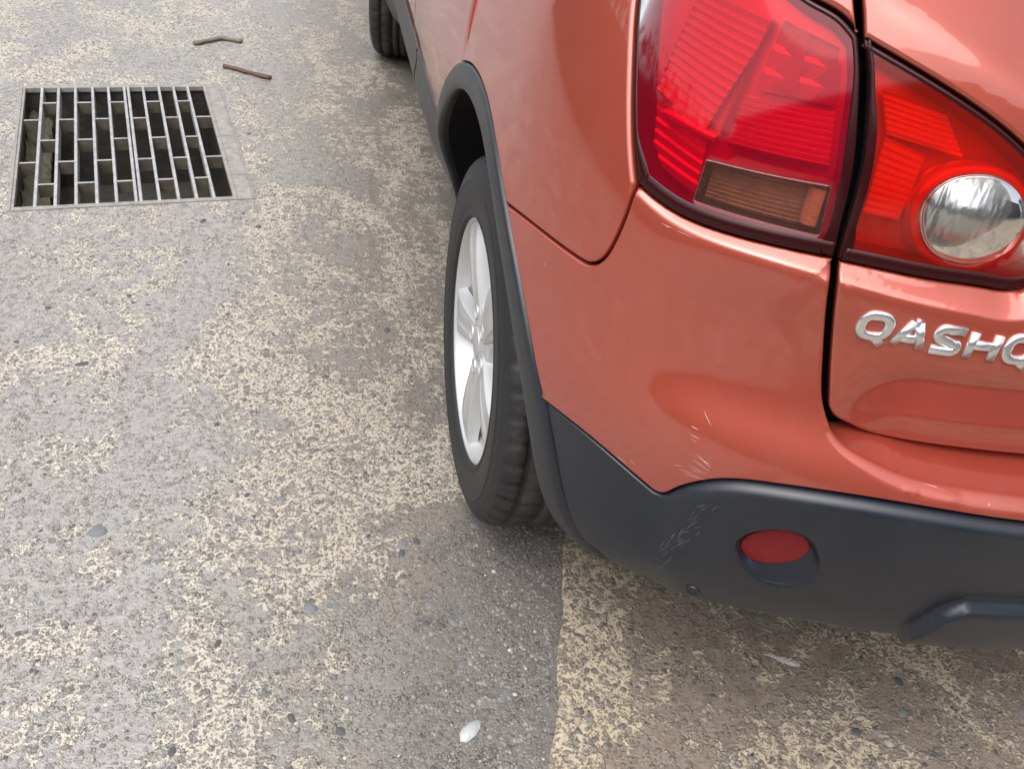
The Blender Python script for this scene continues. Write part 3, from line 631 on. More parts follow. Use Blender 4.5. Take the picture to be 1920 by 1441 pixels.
# upper body: glass, pillars and roof rise from the panels' top edge
def belt_pt(s):
    if s <= .885: return body(s, 1.285)+body_n(s, 1.285)*float(tail_off(s, 1.285)-.006)
    z = float(np.interp(s, [.895,1.08,1.30,1.56,Sy(.9),Sy(1.8),Sy(2.4)], [1.285,1.235,1.140,1.020,1.020,1.0,.99])); return body(s, z)-body_n(s, z)*.006
def shoulder_pt(P): return np.array([P[0]*.955, .9+(P[1]-.9)*.985, P[2]+.012])
def roof_pt(P): return np.array([P[0]*.735, float(np.interp(P[1], [-.45,.2,1.2,2.4], [-.40,.12,.85,1.42])), 1.515-.02*abs(P[0])])
def band(name, mat, s0, s1, lo, hi, n=24, bulge=.012):
    V = []; F = []; K = 6
    for i, s in enumerate(np.linspace(s0, s1, n)):
        B = belt_pt(s); S_ = shoulder_pt(B); R_ = roof_pt(B); o_ = np.array([S_[0], (S_[1]-.9)*.25, 0]); o_ /= np.linalg.norm(o_)+1e-9
        for k in range(K):
            f = lo+(hi-lo)*k/(K-1); V.append(tuple(S_+(R_-S_)*f+o_*bulge*math.sin(math.pi*f)*2))
        if i:
            for k in range(K-1): b_ = i*K+k; F.append((b_-K, b_-K+1, b_+1, b_))
    return mesh_obj(name, V, F, mat, CAR)
for nm, mt, s0, s1, lo, hi, bl_ in (('window_glass', M_GLASS, 0, .80, 0, 1, .010), ('pillar', M_PAINT, .80, 1.26, 0, 1, .013), ('window_glass', M_GLASS, 1.26, Sy(.90), 0, 1, .010), ('pillar', M_SEAL, Sy(.90), Sy(.98), 0, 1, .012), ('window_glass', M_GLASS, Sy(.98), Sy(2.05), 0, 1, .010), ('pillar', M_PAINT, Sy(2.05), Sy(2.22), 0, 1, .014)):
    both(band(nm, mt, s0, s1, lo, hi, bulge=bl_))
V = []; F = []; PB = shoulder_pt(belt_pt(Sy(2.22))); PR = roof_pt(belt_pt(Sy(2.22)))
for i, f in enumerate(np.linspace(1, -1, 17)):
    for k in range(5): g = k/4; P = PB+(PR-PB)*g; V.append((P[0]*f, P[1]+.16*(1-f*f)*(1-.5*g), P[2]+.02*math.sin(math.pi*g)))
    if i:
        for k in range(4): b_ = i*5+k; F.append((b_-5, b_-4, b_+1, b_))
mesh_obj('window_glass', V, F, M_GLASS, CAR)
V = []; F = []
for i, s in enumerate(np.concatenate([np.linspace(0, Sy(2.22), 70)])):
    B = belt_pt(s); S_ = shoulder_pt(B); V += [tuple(B), tuple(S_)]
    if i: F.append((2*i-2, 2*i-1, 2*i+1, 2*i))
both(mesh_obj('shoulder', V, F, M_PAINT, CAR))
V = []; F = []; K = 9
for i, s in enumerate(np.linspace(0, Sy(2.22), 70)):
    R_ = roof_pt(belt_pt(s)); c_ = np.array([0, float(np.clip(R_[1], -.25, 1.25)), 1.60])
    for k in range(K): f = k/(K-1); P = R_+(c_-R_)*f; V.append((P[0], P[1], R_[2]+(1.60-R_[2])*math.sin(math.pi/2*f)**.8))
    if i:
        for k in range(K-1): b_ = i*K+k; F.append((b_-K, b_-K+1, b_+1, b_))
both(mesh_obj('roof', V, F, M_PAINT, CAR))
V = []; F = []
for i, f in enumerate(np.linspace(1, -1, 9)):
    R_ = roof_pt(belt_pt(Sy(2.22)))
    for k in range(4): g = k/3; V.append((R_[0]*f, R_[1]+.08*(1-f*f)+(1.25-R_[1]-.08*(1-f*f))*g, R_[2]+(1.597-R_[2])*math.sin(math.pi/2*(1-(1-g)*abs(f)))**1.0*max(g, 1-abs(f))))
    if i:
        for k in range(3): b_ = i*4+k; F.append((b_-4, b_-3, b_+1, b_))
mesh_obj('roof', V, F, M_PAINT, CAR)
m = MB(); rows = []
for y, zc, hw, ze in ((2.28,1.04,.80,.985),(2.6,1.02,.80,.965),(2.95,.975,.76,.92),(3.25,.90,.66,.85),(3.40,.83,.55,.79)):
    rows.append([(x*hw, y-.10*abs(x)**3, zc-(zc-ze)*abs(x)**2.5) for x in np.linspace(-1, 1, 15)])
m.loft(rows, False, False); m.build('bonnet', M_PAINT, CAR)

# number plate recess trim and handle bar across the tailgate
m = MB(); rows = []
for x in np.linspace(-.30, .30, 13):
    s_ = float(np.interp(abs(x), body(np.linspace(0, .6, 200), .872)[:,0]*-1, np.linspace(0, .6, 200))); P = body(s_, .872)[1]+float(-tail_off(s_, .872))
    rows.append([(x, P+.004, .855), (x, P-.014, .858), (x, P-.020, .868), (x, P-.016, .882), (x, P+.004, .890)])
m.loft(rows, True, True); m.build('handle_bar', M_CHROME, tail)
# ---- wheels
def make_wheel():
    X0 = -.857
    V = MB(); prof = [(X0+.010,.2235),(X0+.002,.2262),(X0,.2280),(X0+.001,.2305),(X0+.008,.2320),(X0+.020,.229)]
    prof = [(X0+.19,.205),(X0+.13,.198),(X0+.075,.200),(X0+.030,.208),(X0+.012,.2185),(X0+.004,.2220),(X0+.0005,.2250),(X0,.2280),(X0+.001,.2305),(X0+.008,.2325),(X0+.025,.2300)]
    V.revolve(prof, 96)
    for k in range(5):                                  # five broad tapering spokes
        th = math.radians(270+72*k); rings = []
        for r, hw, xf, rid, dep in ((.034,.0210,X0+.010,.000,.040),(.055,.0235,X0+.009,.000,.038),(.080,.0265,X0+.006,.001,.036),(.100,.0290,X0+.004,.002,.034),(.130,.0325,X0+.0015,.0025,.030),(.165,.0370,X0+.0005,.0025,.026),(.195,.0410,X0+.0015,.002,.022),(.211,.0440,X0+.003,.001,.020),(.2215,.0480,X0+.005,.000,.017)):
            sec = []
            for t_, x in ((-1.18,xf+dep),(-1.06,xf+.012),(-1.0,xf+.0045),(-.94,xf+.0015),(-.36,xf),(-.26,xf+rid),(.26,xf+rid),(.36,xf),(.94,xf+.0015),(1.0,xf+.0045),(1.06,xf+.012),(1.18,xf+dep)):
                u = t_*hw; ct, st = math.cos(th), math.sin(th); rr = math.sqrt(max(r*r-(u*.75)**2, 1e-6)) if r > .18 else r
                sec.append((x, rr*ct-u*st, rr*st+u*ct))
            rings.append(sec)
        V.loft(rings, True, True)
    V.revolve([(X0+.060,.078),(X0+.030,.0760),(X0+.018,.072),(X0+.0135,.066),(X0+.0115,.050),(X0+.0085,.036),(X0+.0075,.0315),(X0+.0085,.0305),(X0+.012,.0300),(X0+.030,.030)], 60)
    w = V.build('wheel', M_ALLOY); fix_normals(w); w.data.set_sharp_from_angle(angle=math.radians(24))
    m = MB(); m.revolve([(X0+.014,.0295),(X0+.0070,.0293),(X0+.0058,.0280),(X0+.0050,.0220),(X0+.0056,.0205),(X0+.0050,.0190),(X0+.0046,.0005)], 48); fix_normals(m.build('centre_cap', M_ALLOY, w))
    for k in range(5):
        th = math.radians(270+72*k); cy, cz = .0565*math.cos(th), .0565*math.sin(th); m = MB()
        m.revolve([(X0+.024,.0160),(X0+.0075,.0150),(X0+.0062,.0140),(X0+.0066,.0128),(X0+.0180,.0116),(X0+.0182,.0088),(X0+.0130,.0085),(X0+.0118,.0070),(X0+.0115,.0005)], 28)
        m.v = [(x, y+cy, z+cz) for x, y, z in m.v]; fix_normals(m.build('wheel_bolt', M_ALLOY, w))
    m = MB(); m.revolve([(0,.0005),(0,.0035),(.022,.0036),(.024,.0046),(.040,.0050)], 14); a = math.radians(95)
    m.v = [(X0+.010+x*.9, y+(.203-.35*x)*math.cos(a), z+(.203-.2*x)*math.sin(a)) for x, y, z in m.v]; m.build('tyre_valve', M_RUBBER, w)
    m = MB(); m.revolve([(X0+.08,.03),(X0+.075,.06),(X0+.078,.145),(X0+.10,.148)], 48); m.build('brake_disc', M_DARKMET, w)
    # tyre
    T = -.868; half = [(T+.011,.2285),(T+.0045,.2325),(T+.0035,.2355),(T+.0055,.2385),(T+.006,.2430),(T+.0030,.2490),(T+.0012,.2600),(T+.0003,.2750),(T,.2880),(T+.0004,.2905),(T-.0006,.2915),(T-.0006,.2945),(T+.0008,.2955),(T+.0020,.3040),(T+.0055,.3140),(T+.0078,.3172),(T+.0082,.3200),(T+.0120,.3265),(T+.0170,.3320),(T+.0240,.3368),(T+.0330,.3395)]
    mid = [(T+.0445,.3410),(T+.0455,.3345),(T+.0535,.3345),(T+.0545,.3416),(T+.0700,.3424),(T+.0880,.3428),(T+.0890,.3355),(T+.0975,.3355),(T+.0985,.3430)]
    c = T+.1075; left = half+mid; prof = left+[(2*c-x, r) for x, r in left[::-1]]
    NS = 288; nh = len(half); NP = len(prof)
    def sipe(i, j, x, r):
        jj = min(j, NP-1-j); zr = 0
        if 14 <= jj < nh+1:
            ph = (i*1.0+ (0 if j < NP/2 else 3)) % 6
            if ph < 1 and jj >= 16: zr = .0052 if jj >= 18 else .0025
        elif nh+3 <= jj <= nh+5:
            if (i+4) % 6 < 1: zr = .0040
        return r-zr
    m = MB(); m.revolve(prof, NS, mod=sipe); t = fix_normals(m.build('tyre', M_TYRE, w)); t.data.polygons.foreach_set('use_smooth', [True]*len(t.data.polygons))
    return w
def tyre_mat():
    m, n, p, _ = mat_new('dusty_tyre_rubber'); tc = nd(n, 'ShaderNodeTexCoord'); ob = tc.outputs['Object']
    sx = nd(n, 'ShaderNodeSeparateXYZ'); n.links.new(ob, sx.inputs[0]); r = mathn(n, 'SQRT', mathn(n, 'ADD', mathn(n, 'POWER', sx.outputs[1], 2), mathn(n, 'POWER', sx.outputs[2], 2)))
    d = mathn(n, 'MULTIPLY', noise(n, ob, 22, 6, .7), sstep(n, r, .30, .345))
    c = mixc(n, noise(n, ob, 8, 5, .6), (.010,.011,.013), (.022,.023,.026)); c = mixc(n, sstep(n, d, .25, .75), c, (.055,.050,.046))
    n.links.new(c, p.inputs['Base Color']); p.inputs['Roughness'].default_value = .55
    bumpn(n, noise(n, ob, 320, 3, .6), .15, .001, p); return m
M_TYRE = tyre_mat()
wheel0 = make_wheel()
for o_ in (wheel0, *wheel0.children):                  # hub centre becomes the origin
    co = np.zeros(len(o_.data.vertices)*3); o_.data.vertices.foreach_get('co', co); co[0::3] += .78; o_.data.vertices.foreach_set('co', co); o_.data.update()
def place_wheel(w, X, Y):
    w.parent = CAR; w.location = (-.78*(1 if X < 0 else -1), Y, .343); w.rotation_euler = (0, 0, 0) if X < 0 else (0, 0, math.pi)
place_wheel(wheel0, -1, 0)
for X, Y in ((-1, 2.63), (1, 0), (1, 2.63)):
    w = wheel0.copy(); COL.objects.link(w); place_wheel(w, X, Y)
    if Y > 1: w.rotation_euler[2] -= math.radians(9)          # front wheels steered a little to the right
    for c in wheel0.children:
        k = c.copy(); COL.objects.link(k); k.parent = w

# ------------------------------------------------------------------ ground
def concrete_mat(name, right):
    m, n, p, out = mat_new(name); geo = nd(n, 'ShaderNodeNewGeometry'); ob = geo.outputs['Position']
    wob = nd(n, 'ShaderNodeTexNoise'); n.links.new(ob, wob.inputs['Vector']); wob.inputs['Scale'].default_value = 75; wob.inputs['Detail'].default_value = 2
    va = nd(n, 'ShaderNodeVectorMath'); va.operation = 'MULTIPLY_ADD'; n.links.new(wob.outputs['Color'], va.inputs[0]); va.inputs[1].default_value = (.012,.012,.0); n.links.new(ob, va.inputs[2]); wv = va.outputs[0]
    mpb = nd(n, 'ShaderNodeMapping'); mpb.inputs['Rotation'].default_value = (0, 0, .75); mpb.inputs['Scale'].default_value = (1.2, .75, 1); n.links.new(ob, mpb.inputs[0]); nb = noise(n, mpb.outputs[0], 3.0, 3, .6, .8); nm = noise(n, wv, 13, 4, .68, .3); nmm = noise(n, wv, 46, 3, .65); nf = noise(n, ob, 150, 2, .65)
    sx = nd(n, 'ShaderNodeSeparateXYZ'); n.links.new(ob, sx.inputs[0]); X, Y = sx.outputs[0], sx.outputs[1]
    dj = mathn(n, 'ADD', mathn(n, 'SUBTRACT', X, mathn(n, 'MULTIPLY', Y, .29)), .605)
    v1 = voro(n, wv, 72); v2 = voro(n, wv, 135); v3 = voro(n, ob, 260)
    rnd1 = nd(n, 'ShaderNodeSeparateXYZ'); n.links.new(v1.outputs['Color'], rnd1.inputs[0]); rnd2 = nd(n, 'ShaderNodeSeparateXYZ'); n.links.new(v2.outputs['Color'], rnd2.inputs[0])
    # worn cement skin (cream) left standing as a ragged net between stones, over mud-filled hollows
    mask = mathn(n, 'ADD', mathn(n, 'ADD', mathn(n, 'MULTIPLY', nb, .85), mathn(n, 'MULTIPLY', nm, .62)), mathn(n, 'ADD', mathn(n, 'MULTIPLY', nmm, .60), mathn(n, 'MULTIPLY', nf, .22)))
    t = 1.155 if not right else 1.12
    if not right:                                     # a darker gritty repair lies beside the joint
        patch = mathn(n, 'MULTIPLY', sstep(n, mathn(n, 'ADD', dj, mathn(n, 'MULTIPLY', nm, .22)), -.22, -.05), sstep(n, mathn(n, 'ADD', Y, mathn(n, 'MULTIPLY', nm, .1)), .02, -.10))
        mask = mathn(n, 'SUBTRACT', mask, mathn(n, 'MULTIPLY', patch, .34))
    cream = mathn(n, 'MULTIPLY', sstep(n, mask, t-.05, t+.07), sstep(n, nf, .30, .50))
    if right: film = mixc(n, nm, (.190,.150,.118), (.300,.250,.205)); creamc = mixc(n, nmm, (.36,.295,.205), (.58,.495,.37))
    else:
        film = mixc(n, nm, (.258,.246,.235), (.395,.380,.364)); creamc = mixc(n, nmm, (.415,.375,.31), (.61,.56,.48))
        near = sstep(n, mathn(n, 'ADD', X, mathn(n, 'MULTIPLY', nb, .5)), -1.25, -.68)      # damp brown mud splashed along the car, plus the lost skylight coloured in
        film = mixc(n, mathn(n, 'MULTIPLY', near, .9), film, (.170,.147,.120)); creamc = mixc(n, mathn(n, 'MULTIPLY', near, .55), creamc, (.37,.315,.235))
        film = mixc(n, patch, film, (.150,.135,.122))
    film = mixc(n, mathn(n, 'MULTIPLY', sstep(n, nmm, .40,.66), .45), film, (.20,.186,.175) if not right else (.125,.098,.078))
    # aggregate: rounded stones of two sizes, each a little different
    d1 = mathn(n, 'ADD', v1.outputs['Distance'], mathn(n, 'MULTIPLY', rnd1.outputs[2], .20)); d2 = mathn(n, 'ADD', v2.outputs['Distance'], mathn(n, 'MULTIPLY', rnd2.outputs[2], .18))
    a1 = mathn(n, 'MULTIPLY', sstep(n, d1, .47, .41), mathn(n, 'GREATER_THAN', rnd1.outputs[1], .30)); a2 = mathn(n, 'MULTIPLY', sstep(n, d2, .50, .42), mathn(n, 'GREATER_THAN', rnd2.outputs[1], .30))
    ring = mathn(n, 'MULTIPLY', mathn(n, 'MULTIPLY', sstep(n, d1, .60, .47), sstep(n, d1, .39, .46)), mathn(n, 'GREATER_THAN', rnd1.outputs[1], .42))
    ag1 = mixc(n, rnd1.outputs[0], (.10,.103,.108), (.33,.325,.32)); ag2 = mixc(n, rnd2.outputs[0], (.085,.083,.082), (.30,.28,.26))
    if right: ag1 = mixc(n, .45, ag1, (.10,.08,.065)); ag2 = mixc(n, .5, ag2, (.09,.07,.055))
    col = mixc(n, mathn(n, 'MULTIPLY', cream, .92), film, creamc)
    vis = mathn(n, 'ADD', mathn(n, 'MULTIPLY', cream, .55), .22 if not right else .15)
    col = mixc(n, mathn(n, 'MULTIPLY', a2, vis), col, ag2)
    col = mixc(n, mathn(n, 'MULTIPLY', a1, mathn(n, 'ADD', vis, .08)), col, ag1)
    col = mixc(n, mathn(n, 'MULTIPLY', ring, .38), col, (.075,.068,.062))
    pits = mathn(n, 'MULTIPLY', sstep(n, v3.outputs['Distance'], .36, .16), sstep(n, nm, .48, .60))
    col = mixc(n, mathn(n, 'MULTIPLY', pits, .60), col, (.050,.044,.038))
    n.links.new(col, p.inputs['Base Color'])
    h = mathn(n, 'ADD', mathn(n, 'MULTIPLY', cream, .45), mathn(n, 'ADD', mathn(n, 'MULTIPLY', nf, .55), mathn(n, 'MULTIPLY', nmm, .75)))
    h = mathn(n, 'ADD', h, mathn(n, 'MULTIPLY', a1, .55)); h = mathn(n, 'SUBTRACT', h, mathn(n, 'MULTIPLY', pits, .8)); h = mathn(n, 'ADD', h, mathn(n, 'MULTIPLY', a2, .4))
    bumpn(n, h, .9, .0055, p)
    r = nd(n, 'ShaderNodeMapRange'); n.links.new(cream, r.inputs[0]); r.inputs[3].default_value = .30; r.inputs[4].default_value = .62; n.links.new(r.outputs[0], p.inputs['Roughness'])
    return m
M_GROUND = concrete_mat('worn_muddy_concrete', False); M_SLAB = concrete_mat('tan_concrete_slab', True)
G0 = np.array([-1.9672, 1.0989]); GA = .1770; GW, GL = .6688, .9323
def gw(x, y, z=0): return (G0[0]+x*math.cos(GA)-y*math.sin(GA), G0[1]+x*math.sin(GA)+y*math.cos(GA), z)
B = 300; i0 = .006
xs = [-B, i0, GW-i0, B]; ys = [-B, i0, GL-i0, B]
gv = [gw(x, y, 0) for y in ys for x in xs]; gf = [(r*4+c, r*4+c+1, (r+1)*4+c+1, (r+1)*4+c) for r in range(3) for c in range(3) if not (r == 1 and c == 1)]
ground = tag(mesh_obj('ground', gv, gf, M_GROUND, None, False), 'worn muddy concrete yard with cream and grey patches', 'ground', kind='structure')
xj = lambda Y: -.605+.29*Y
# the slab under and behind the car: ragged edge along the joint
sv = []; edge = []
for k, Y in enumerate(np.arange(-5, 5.001, .012)): edge.append((xj(Y)+random.gauss(0, .0016)+.004*math.sin(Y*9)+.003*math.sin(Y*31), Y))
for x, y in edge: sv += [(x-.006, y, -.003), (x, y, .003), (x+.004, y, .004), (7+.0*y, y, .004)]
sf = []
for k in range(len(edge)-1):
    b = 4*k
    for j in range(3): sf.append((b+j, b+j+1, b+5+j, b+4+j))
tag(mesh_obj('concrete_slab', sv, sf, M_SLAB, None, False), 'tan concrete slab under and behind the car', 'slab', kind='structure')

# stones bedded in the surface
def dome(seed, nseg=9):
    r_ = random.Random(seed); ph = [r_.uniform(.78, 1.15) for _ in range(nseg)]; V = []; F = []
    for k, (rr, z) in enumerate(((1.0,-.25),(.96,.25),(.68,.72))):
        for j in range(nseg):
            a = 2*math.pi*j/nseg; q = ph[j]*rr*r_.uniform(.95, 1.05); V.append((q*math.cos(a), q*math.sin(a), z*r_.uniform(.85, 1.1)))
    V.append((r_.uniform(-.1,.1), r_.uniform(-.1,.1), .92)); n = nseg
    for k in range(2):
        for j in range(n): F.append((k*n+j, k*n+(j+1) % n, (k+1)*n+(j+1) % n, (k+1)*n+j))
    for j in range(n): F.append((2*n+j, 2*n+(j+1) % n, 3*n))
    return V, F
STM = [simple('blue_grey_stone', (.155,.165,.175), .6, var=.3, bump=(500,.3,.002)), simple('dark_stone', (.075,.075,.078), .6, var=.3, bump=(500,.3,.002)),
       simple('brown_grey_stone', (.20,.175,.15), .65, var=.3, bump=(500,.3,.002)), simple('pale_stone', (.38,.36,.33), .65, var=.25, bump=(500,.3,.002))]
stone_me = []
for k in range(10):
    V, F = dome(k+1); me = bpy.data.meshes.new('stone'); me.from_pydata(V, [], F); me.polygons.foreach_set('use_smooth', [True]*len(F)); me.materials.append(STM[k % 4]); stone_me.append(me)
def ground_px(px, py):
    d = fw+r2*((px-960)/1688.57)+u2*((720.5-py)/1688.57); t = -CAM_LOC[2]/d.z; return CAM_LOC[0]+d.x*t, CAM_LOC[1]+d.y*t
def under_grate(x, y):
    dx, dy = x-G0[0], y-G0[1]; u = dx*math.cos(GA)+dy*math.sin(GA); v = -dx*math.sin(GA)+dy*math.cos(GA); return -.03 < u < GW+.03 and -.03 < v < GL+.03
def tyre_spot(x, y): return -.90 < x < -.62 and (abs(y) < .14 or abs(y-2.63) < .14)
spots = [(-1.5405,-.1135,.017,0),(-.9855,-.1850,.011,0),(-.9600,-.1800,.008,1),(-.9900,-.2050,.009,1),(-1.1600,-.3200,.013,0),(-1.1150,-.3200,.009,0),(-.9500,-.3300,.008,0),(-.9600,-.3700,.008,1),(-1.1900,-.5300,.009,1),(-1.294,1.047,.012,1),(-1.4500,.0800,.007,3),
         (-.8700,-.4300,.008,2),(-1.06,-.23,.009,2),(-1.39,.52,.009,0),(-1.12,.34,.008,1),(-1.33,-.33,.010,2)]
lo = []
while len(spots) < 300:
    x = random.uniform(-2.3, .1); y = random.uniform(-.80, 1.9)
    if random.random() > math.exp(-max(0, y+.3)*.9): continue
    if under_grate(x, y) or tyre_spot(x, y): continue
    if x > xj(y)+.0 and y > -.1: continue
    spots.append((x, y, min(.012, .0042+random.expovariate(1/.0016)), random.choice((0,0,1,1,2,2,3))))
for x, y, r, mi in spots:
    if abs(x-xj(y)) < .012: continue
    o = bpy.data.objects.new('stone', stone_me[mi+4*random.randint(0, 1)]); COL.objects.link(o); o.parent = ground
    o.location = (x, y, -.0005+(.004 if x > xj(y) else 0)); o.rotation_euler = (0, 0, random.uniform(0, 6.28)); o.scale = (r*random.uniform(.85,1.3), r*random.uniform(.75,1.0), r*random.uniform(.22,.42))
def gravel_mat():
    m, n, p, _ = mat_new('mixed_grit'); geo = nd(n, 'ShaderNodeNewGeometry'); rd = geo.outputs['Random Per Island']
    c = mixc(n, mathn(n, 'FRACT', mathn(n, 'MULTIPLY', rd, 7.0)), (.07,.07,.072), (.28,.26,.24)); c = mixc(n, mathn(n, 'GREATER_THAN', rd, .988), c, (.48,.45,.40)); n.links.new(c, p.inputs['Base Color']); p.inputs['Roughness'].default_value = .62; return m
GV = []; GF = []
tmpl = [dome(40+k, 6) for k in range(8)]
cnt = 0
while cnt < 12000:
    x = random.uniform(-2.4, .2); y = -.85+random.expovariate(1/.9)
    if random.random() < .28: y = random.uniform(-.75, .0); x = xj(y)-abs(random.gauss(0, .13))
    if y > 3.2 or under_grate(x, y) or tyre_spot(x, y): continue
    if x > xj(y) and (y > .1 or random.random() < .45): continue
    if abs(x-xj(y)) < .012: continue
    dp = x-xj(y); r = min(.0052, .0016+random.expovariate(1/.0010)); z0 = (.004 if x > xj(y) else 0)-.0003; V, F = random.choice(tmpl); a = random.uniform(0, 6.28); ca, sa = math.cos(a), math.sin(a); b = len(GV); e = random.uniform(.7, 1.0); hz = r*random.uniform(.25,.5)
    GV += [(x+r*(vx*ca-vy*e*sa), y+r*(vx*sa+vy*e*ca), z0+vz*hz) for vx, vy, vz in V]; GF += [tuple(i+b for i in f) for f in F]; cnt += 1
gr = mesh_obj('gravel', GV, GF, gravel_mat(), ground, True); tag(gr, kind='stuff')

# ------------------------------------------------------------------ drain grate
def galv(name, a, b, rough=.5):
    m, n, p, _ = mat_new(name); geo = nd(n, 'ShaderNodeNewGeometry'); f = noise(n, geo.outputs['Position'], 28, 7, .7)
    n.links.new(mixc(n, sstep(n, f, .3, .7), a, b), p.inputs['Base Color']); p.inputs['Metallic'].default_value = .25; p.inputs['Roughness'].default_value = rough
    bumpn(n, noise(n, geo.outputs['Position'], 220, 4, .6), .3, .002, p); return m
M_GALV = galv('weathered_galvanised_steel', (.30,.30,.305), (.46,.46,.465)); M_RUST = galv('dull_rusty_steel', (.085,.070,.050), (.150,.130,.100), .7)
M_PITW = simple('wet_dark_chamber_wall', (.070,.064,.054), .5, var=.6, bump=(30,.6,.01)); M_MUCK = simple('mossy_rubble', (.105,.10,.062), .8, var=.7, bump=(60,1.0,.01))
M_FRAME = galv('dirty_grate_frame', (.23,.215,.20), (.35,.335,.32), .75)
GR = empty('drain_grate', gw(0, 0, 0)); GR.rotation_euler = (0, 0, GA)
tag(GR, 'rectangular galvanised steel drain grate with staggered cross bars set in concrete', 'drain grate')
OX0, OX1, OY0, OY1 = .016, .606, .020, .905
m = MB(); z1 = .0035
for a in ((0, OX0, 0, GL), (OX1, GW, 0, GL), (OX0, OX1, 0, OY0), (OX0, OX1, OY1, GL)): m.box(*a, -.012, z1)
fr = m.build('frame', M_FRAME, GR, False)
for x0, x1, y0, y1 in ((.004,.0085,.004,GL-.004),(.6135,.6180,.006,GL-.006),(.6585,.6630,.004,GL-.004)): mm = MB(); mm.box(x0, x1, y0, y1, .0037, .0062, .001); mm.build('rib', M_FRAME, GR, False)
for yy in (.16,.46,.76): mm = MB(); mm.box(.6185, .6580, yy, yy+.006, .0037, .0056, .001); mm.build('rib', M_FRAME, GR, False)
bars = [.069,.121,.175,.230,.282,.3345,.3475,.398,.4515,.502,.551]; BW = .0046
for xb in bars:
    m = MB(); m.box(xb-BW, xb+BW, OY0-.004, OY1+.004, -.036, .0055, .0012); m.build('bar', M_GALV, GR, False)
cols = [(OX0, bars[0])]+[(bars[i], bars[i+1]) for i in (0,1,2,3,4)]+[(bars[6], bars[7]), (bars[7], bars[8]), (bars[8], bars[9]), (bars[9], bars[10]), (bars[10], OX1)]
for ci, (xa, xb) in enumerate(cols):
    for yy in ((.300,.622) if ci % 2 == 0 else (.151,.459,.765)):
        m = MB(); m.box(xa+BW+.0002, xb-(BW if ci < 10 else 0)-.0002, yy-.0028, yy+.0028, -.0355, .0042, .0008); m.build('cross_bar', M_RUST if False else M_GALVX if False else M_RUST, GR, False)
        mm = MB(); mm.box(xa+BW+.0002, xb-(BW if ci < 10 else 0)-.0002, yy-.0036, yy+.0036, .0043, .0058, .0006); mm.build('cross_bar_edge', M_GALV, GR, False)
m = MB(); D = -.38; x0, x1, y0, y1 = .008, .614, .010, .915
m.v = [(x0,y0,-.011),(x1,y0,-.011),(x1,y1,-.011),(x0,y1,-.011),(x0,y0,D),(x1,y0,D),(x1,y1,D),(x0,y1,D)]; m.f = [(0,1,5,4),(1,2,6,5),(2,3,7,6),(3,0,4,7),(4,5,6,7)]; m.build('chamber', M_PITW, GR, False)
def rubble(name, x0, x1, y0, y1, z, amp, nx, ny):
    V = [(x0+(x1-x0)*i/nx, y0+(y1-y0)*j/ny, z+random.uniform(-amp, amp)-.02*(i/nx)) for j in range(ny+1) for i in range(nx+1)]; F = [(j*(nx+1)+i, j*(nx+1)+i+1, (j+1)*(nx+1)+i+1, (j+1)*(nx+1)+i) for j in range(ny) for i in range(nx)]
    return mesh_obj(name, V, F, M_MUCK, GR)
rubble('silt', .013, .085, .018, .90, -.085, .018, 5, 50); rubble('silt', .085, .609, .018, .05, -.075, .014, 40, 3)

# ------------------------------------------------------------------ litter on the ground
def twig(name, pts, r, mat, label):
    P = [Vector(p) for p in pts]; c = Vector(P[0]); m = MB(); rings = []
    for i, p in enumerate(P):
        t = (P[min(i+1, len(P)-1)]-P[max(i-1, 0)]).normalized(); a = t.cross(Vector((0,0,1))).normalized(); b = a.cross(t); rr = r*random.uniform(.8, 1.1)
        rings.append([tuple(p-c+a*rr*math.cos(k*math.pi/3.5)*1.2+b*rr*.8*math.sin(k*math.pi/3.5)) for k in range(7)])
    m.loft(rings); o = m.build(name, mat); o.location = c; return tag(o, label, 'twig', 'twigs beside the drain')
def seg(a, b, n, z, j=.004): return [(a[0]+(b[0]-a[0])*i/n+random.uniform(-j, j), a[1]+(b[1]-a[1])*i/n+random.uniform(-j, j), z) for i in range(n+1)]
M_TW1 = simple('weathered_grey_wood', (.16,.135,.105), .8, var=.4, bump=(90,.5,.004)); M_TW2 = simple('reddish_brown_wood', (.105,.055,.038), .75, var=.4, bump=(90,.5,.004))
twig('twig', seg((-1.598,2.552), (-1.500,2.638), 6, .009)+seg((-1.500,2.638), (-1.413,2.609), 5, .009)[1:], .010, M_TW1, 'bent grey broken twig lying on the concrete beyond the drain grate')
twig('twig', seg((-1.473,2.314), (-1.291,2.211), 9, .008), .0095, M_TW2, 'straight reddish brown stick lying on the concrete beyond the drain grate')
M_FLAKE = simple('pale_translucent_plastic', (.42,.44,.44), .35, coat=.3, var=.15, bump=(160,.8,.003))
V = []; F = []; c0 = (-.915, -.582)
out = [(-.021,-.010),(-.010,-.0155),(.006,-.012),(.018,-.004),(.026,.006),(.020,.012),(.008,.0125),(-.006,.010),(-.016,.003)]
V = [(x, y, .0008) for x, y in out]+[(x*.92, y*.92, .0028+.0012*math.sin(x*300)) for x, y in out]+[(0, 0, .0045)]; n = len(out)
for j in range(n): F.append((j, (j+1) % n, n+(j+1) % n, n+j)); F.append((n+j, n+(j+1) % n, 2*n))
o = mesh_obj('plastic_flake', V, F, M_FLAKE); o.location = (c0[0], c0[1], 0); o.rotation_euler = (0, 0, .35); tag(o, 'small pale plastic flake lying on grey grit beside the slab joint', 'flake')
M_FEATH = simple('white_feather', (.55,.54,.52), .8)
m = MB(); random.seed(5)
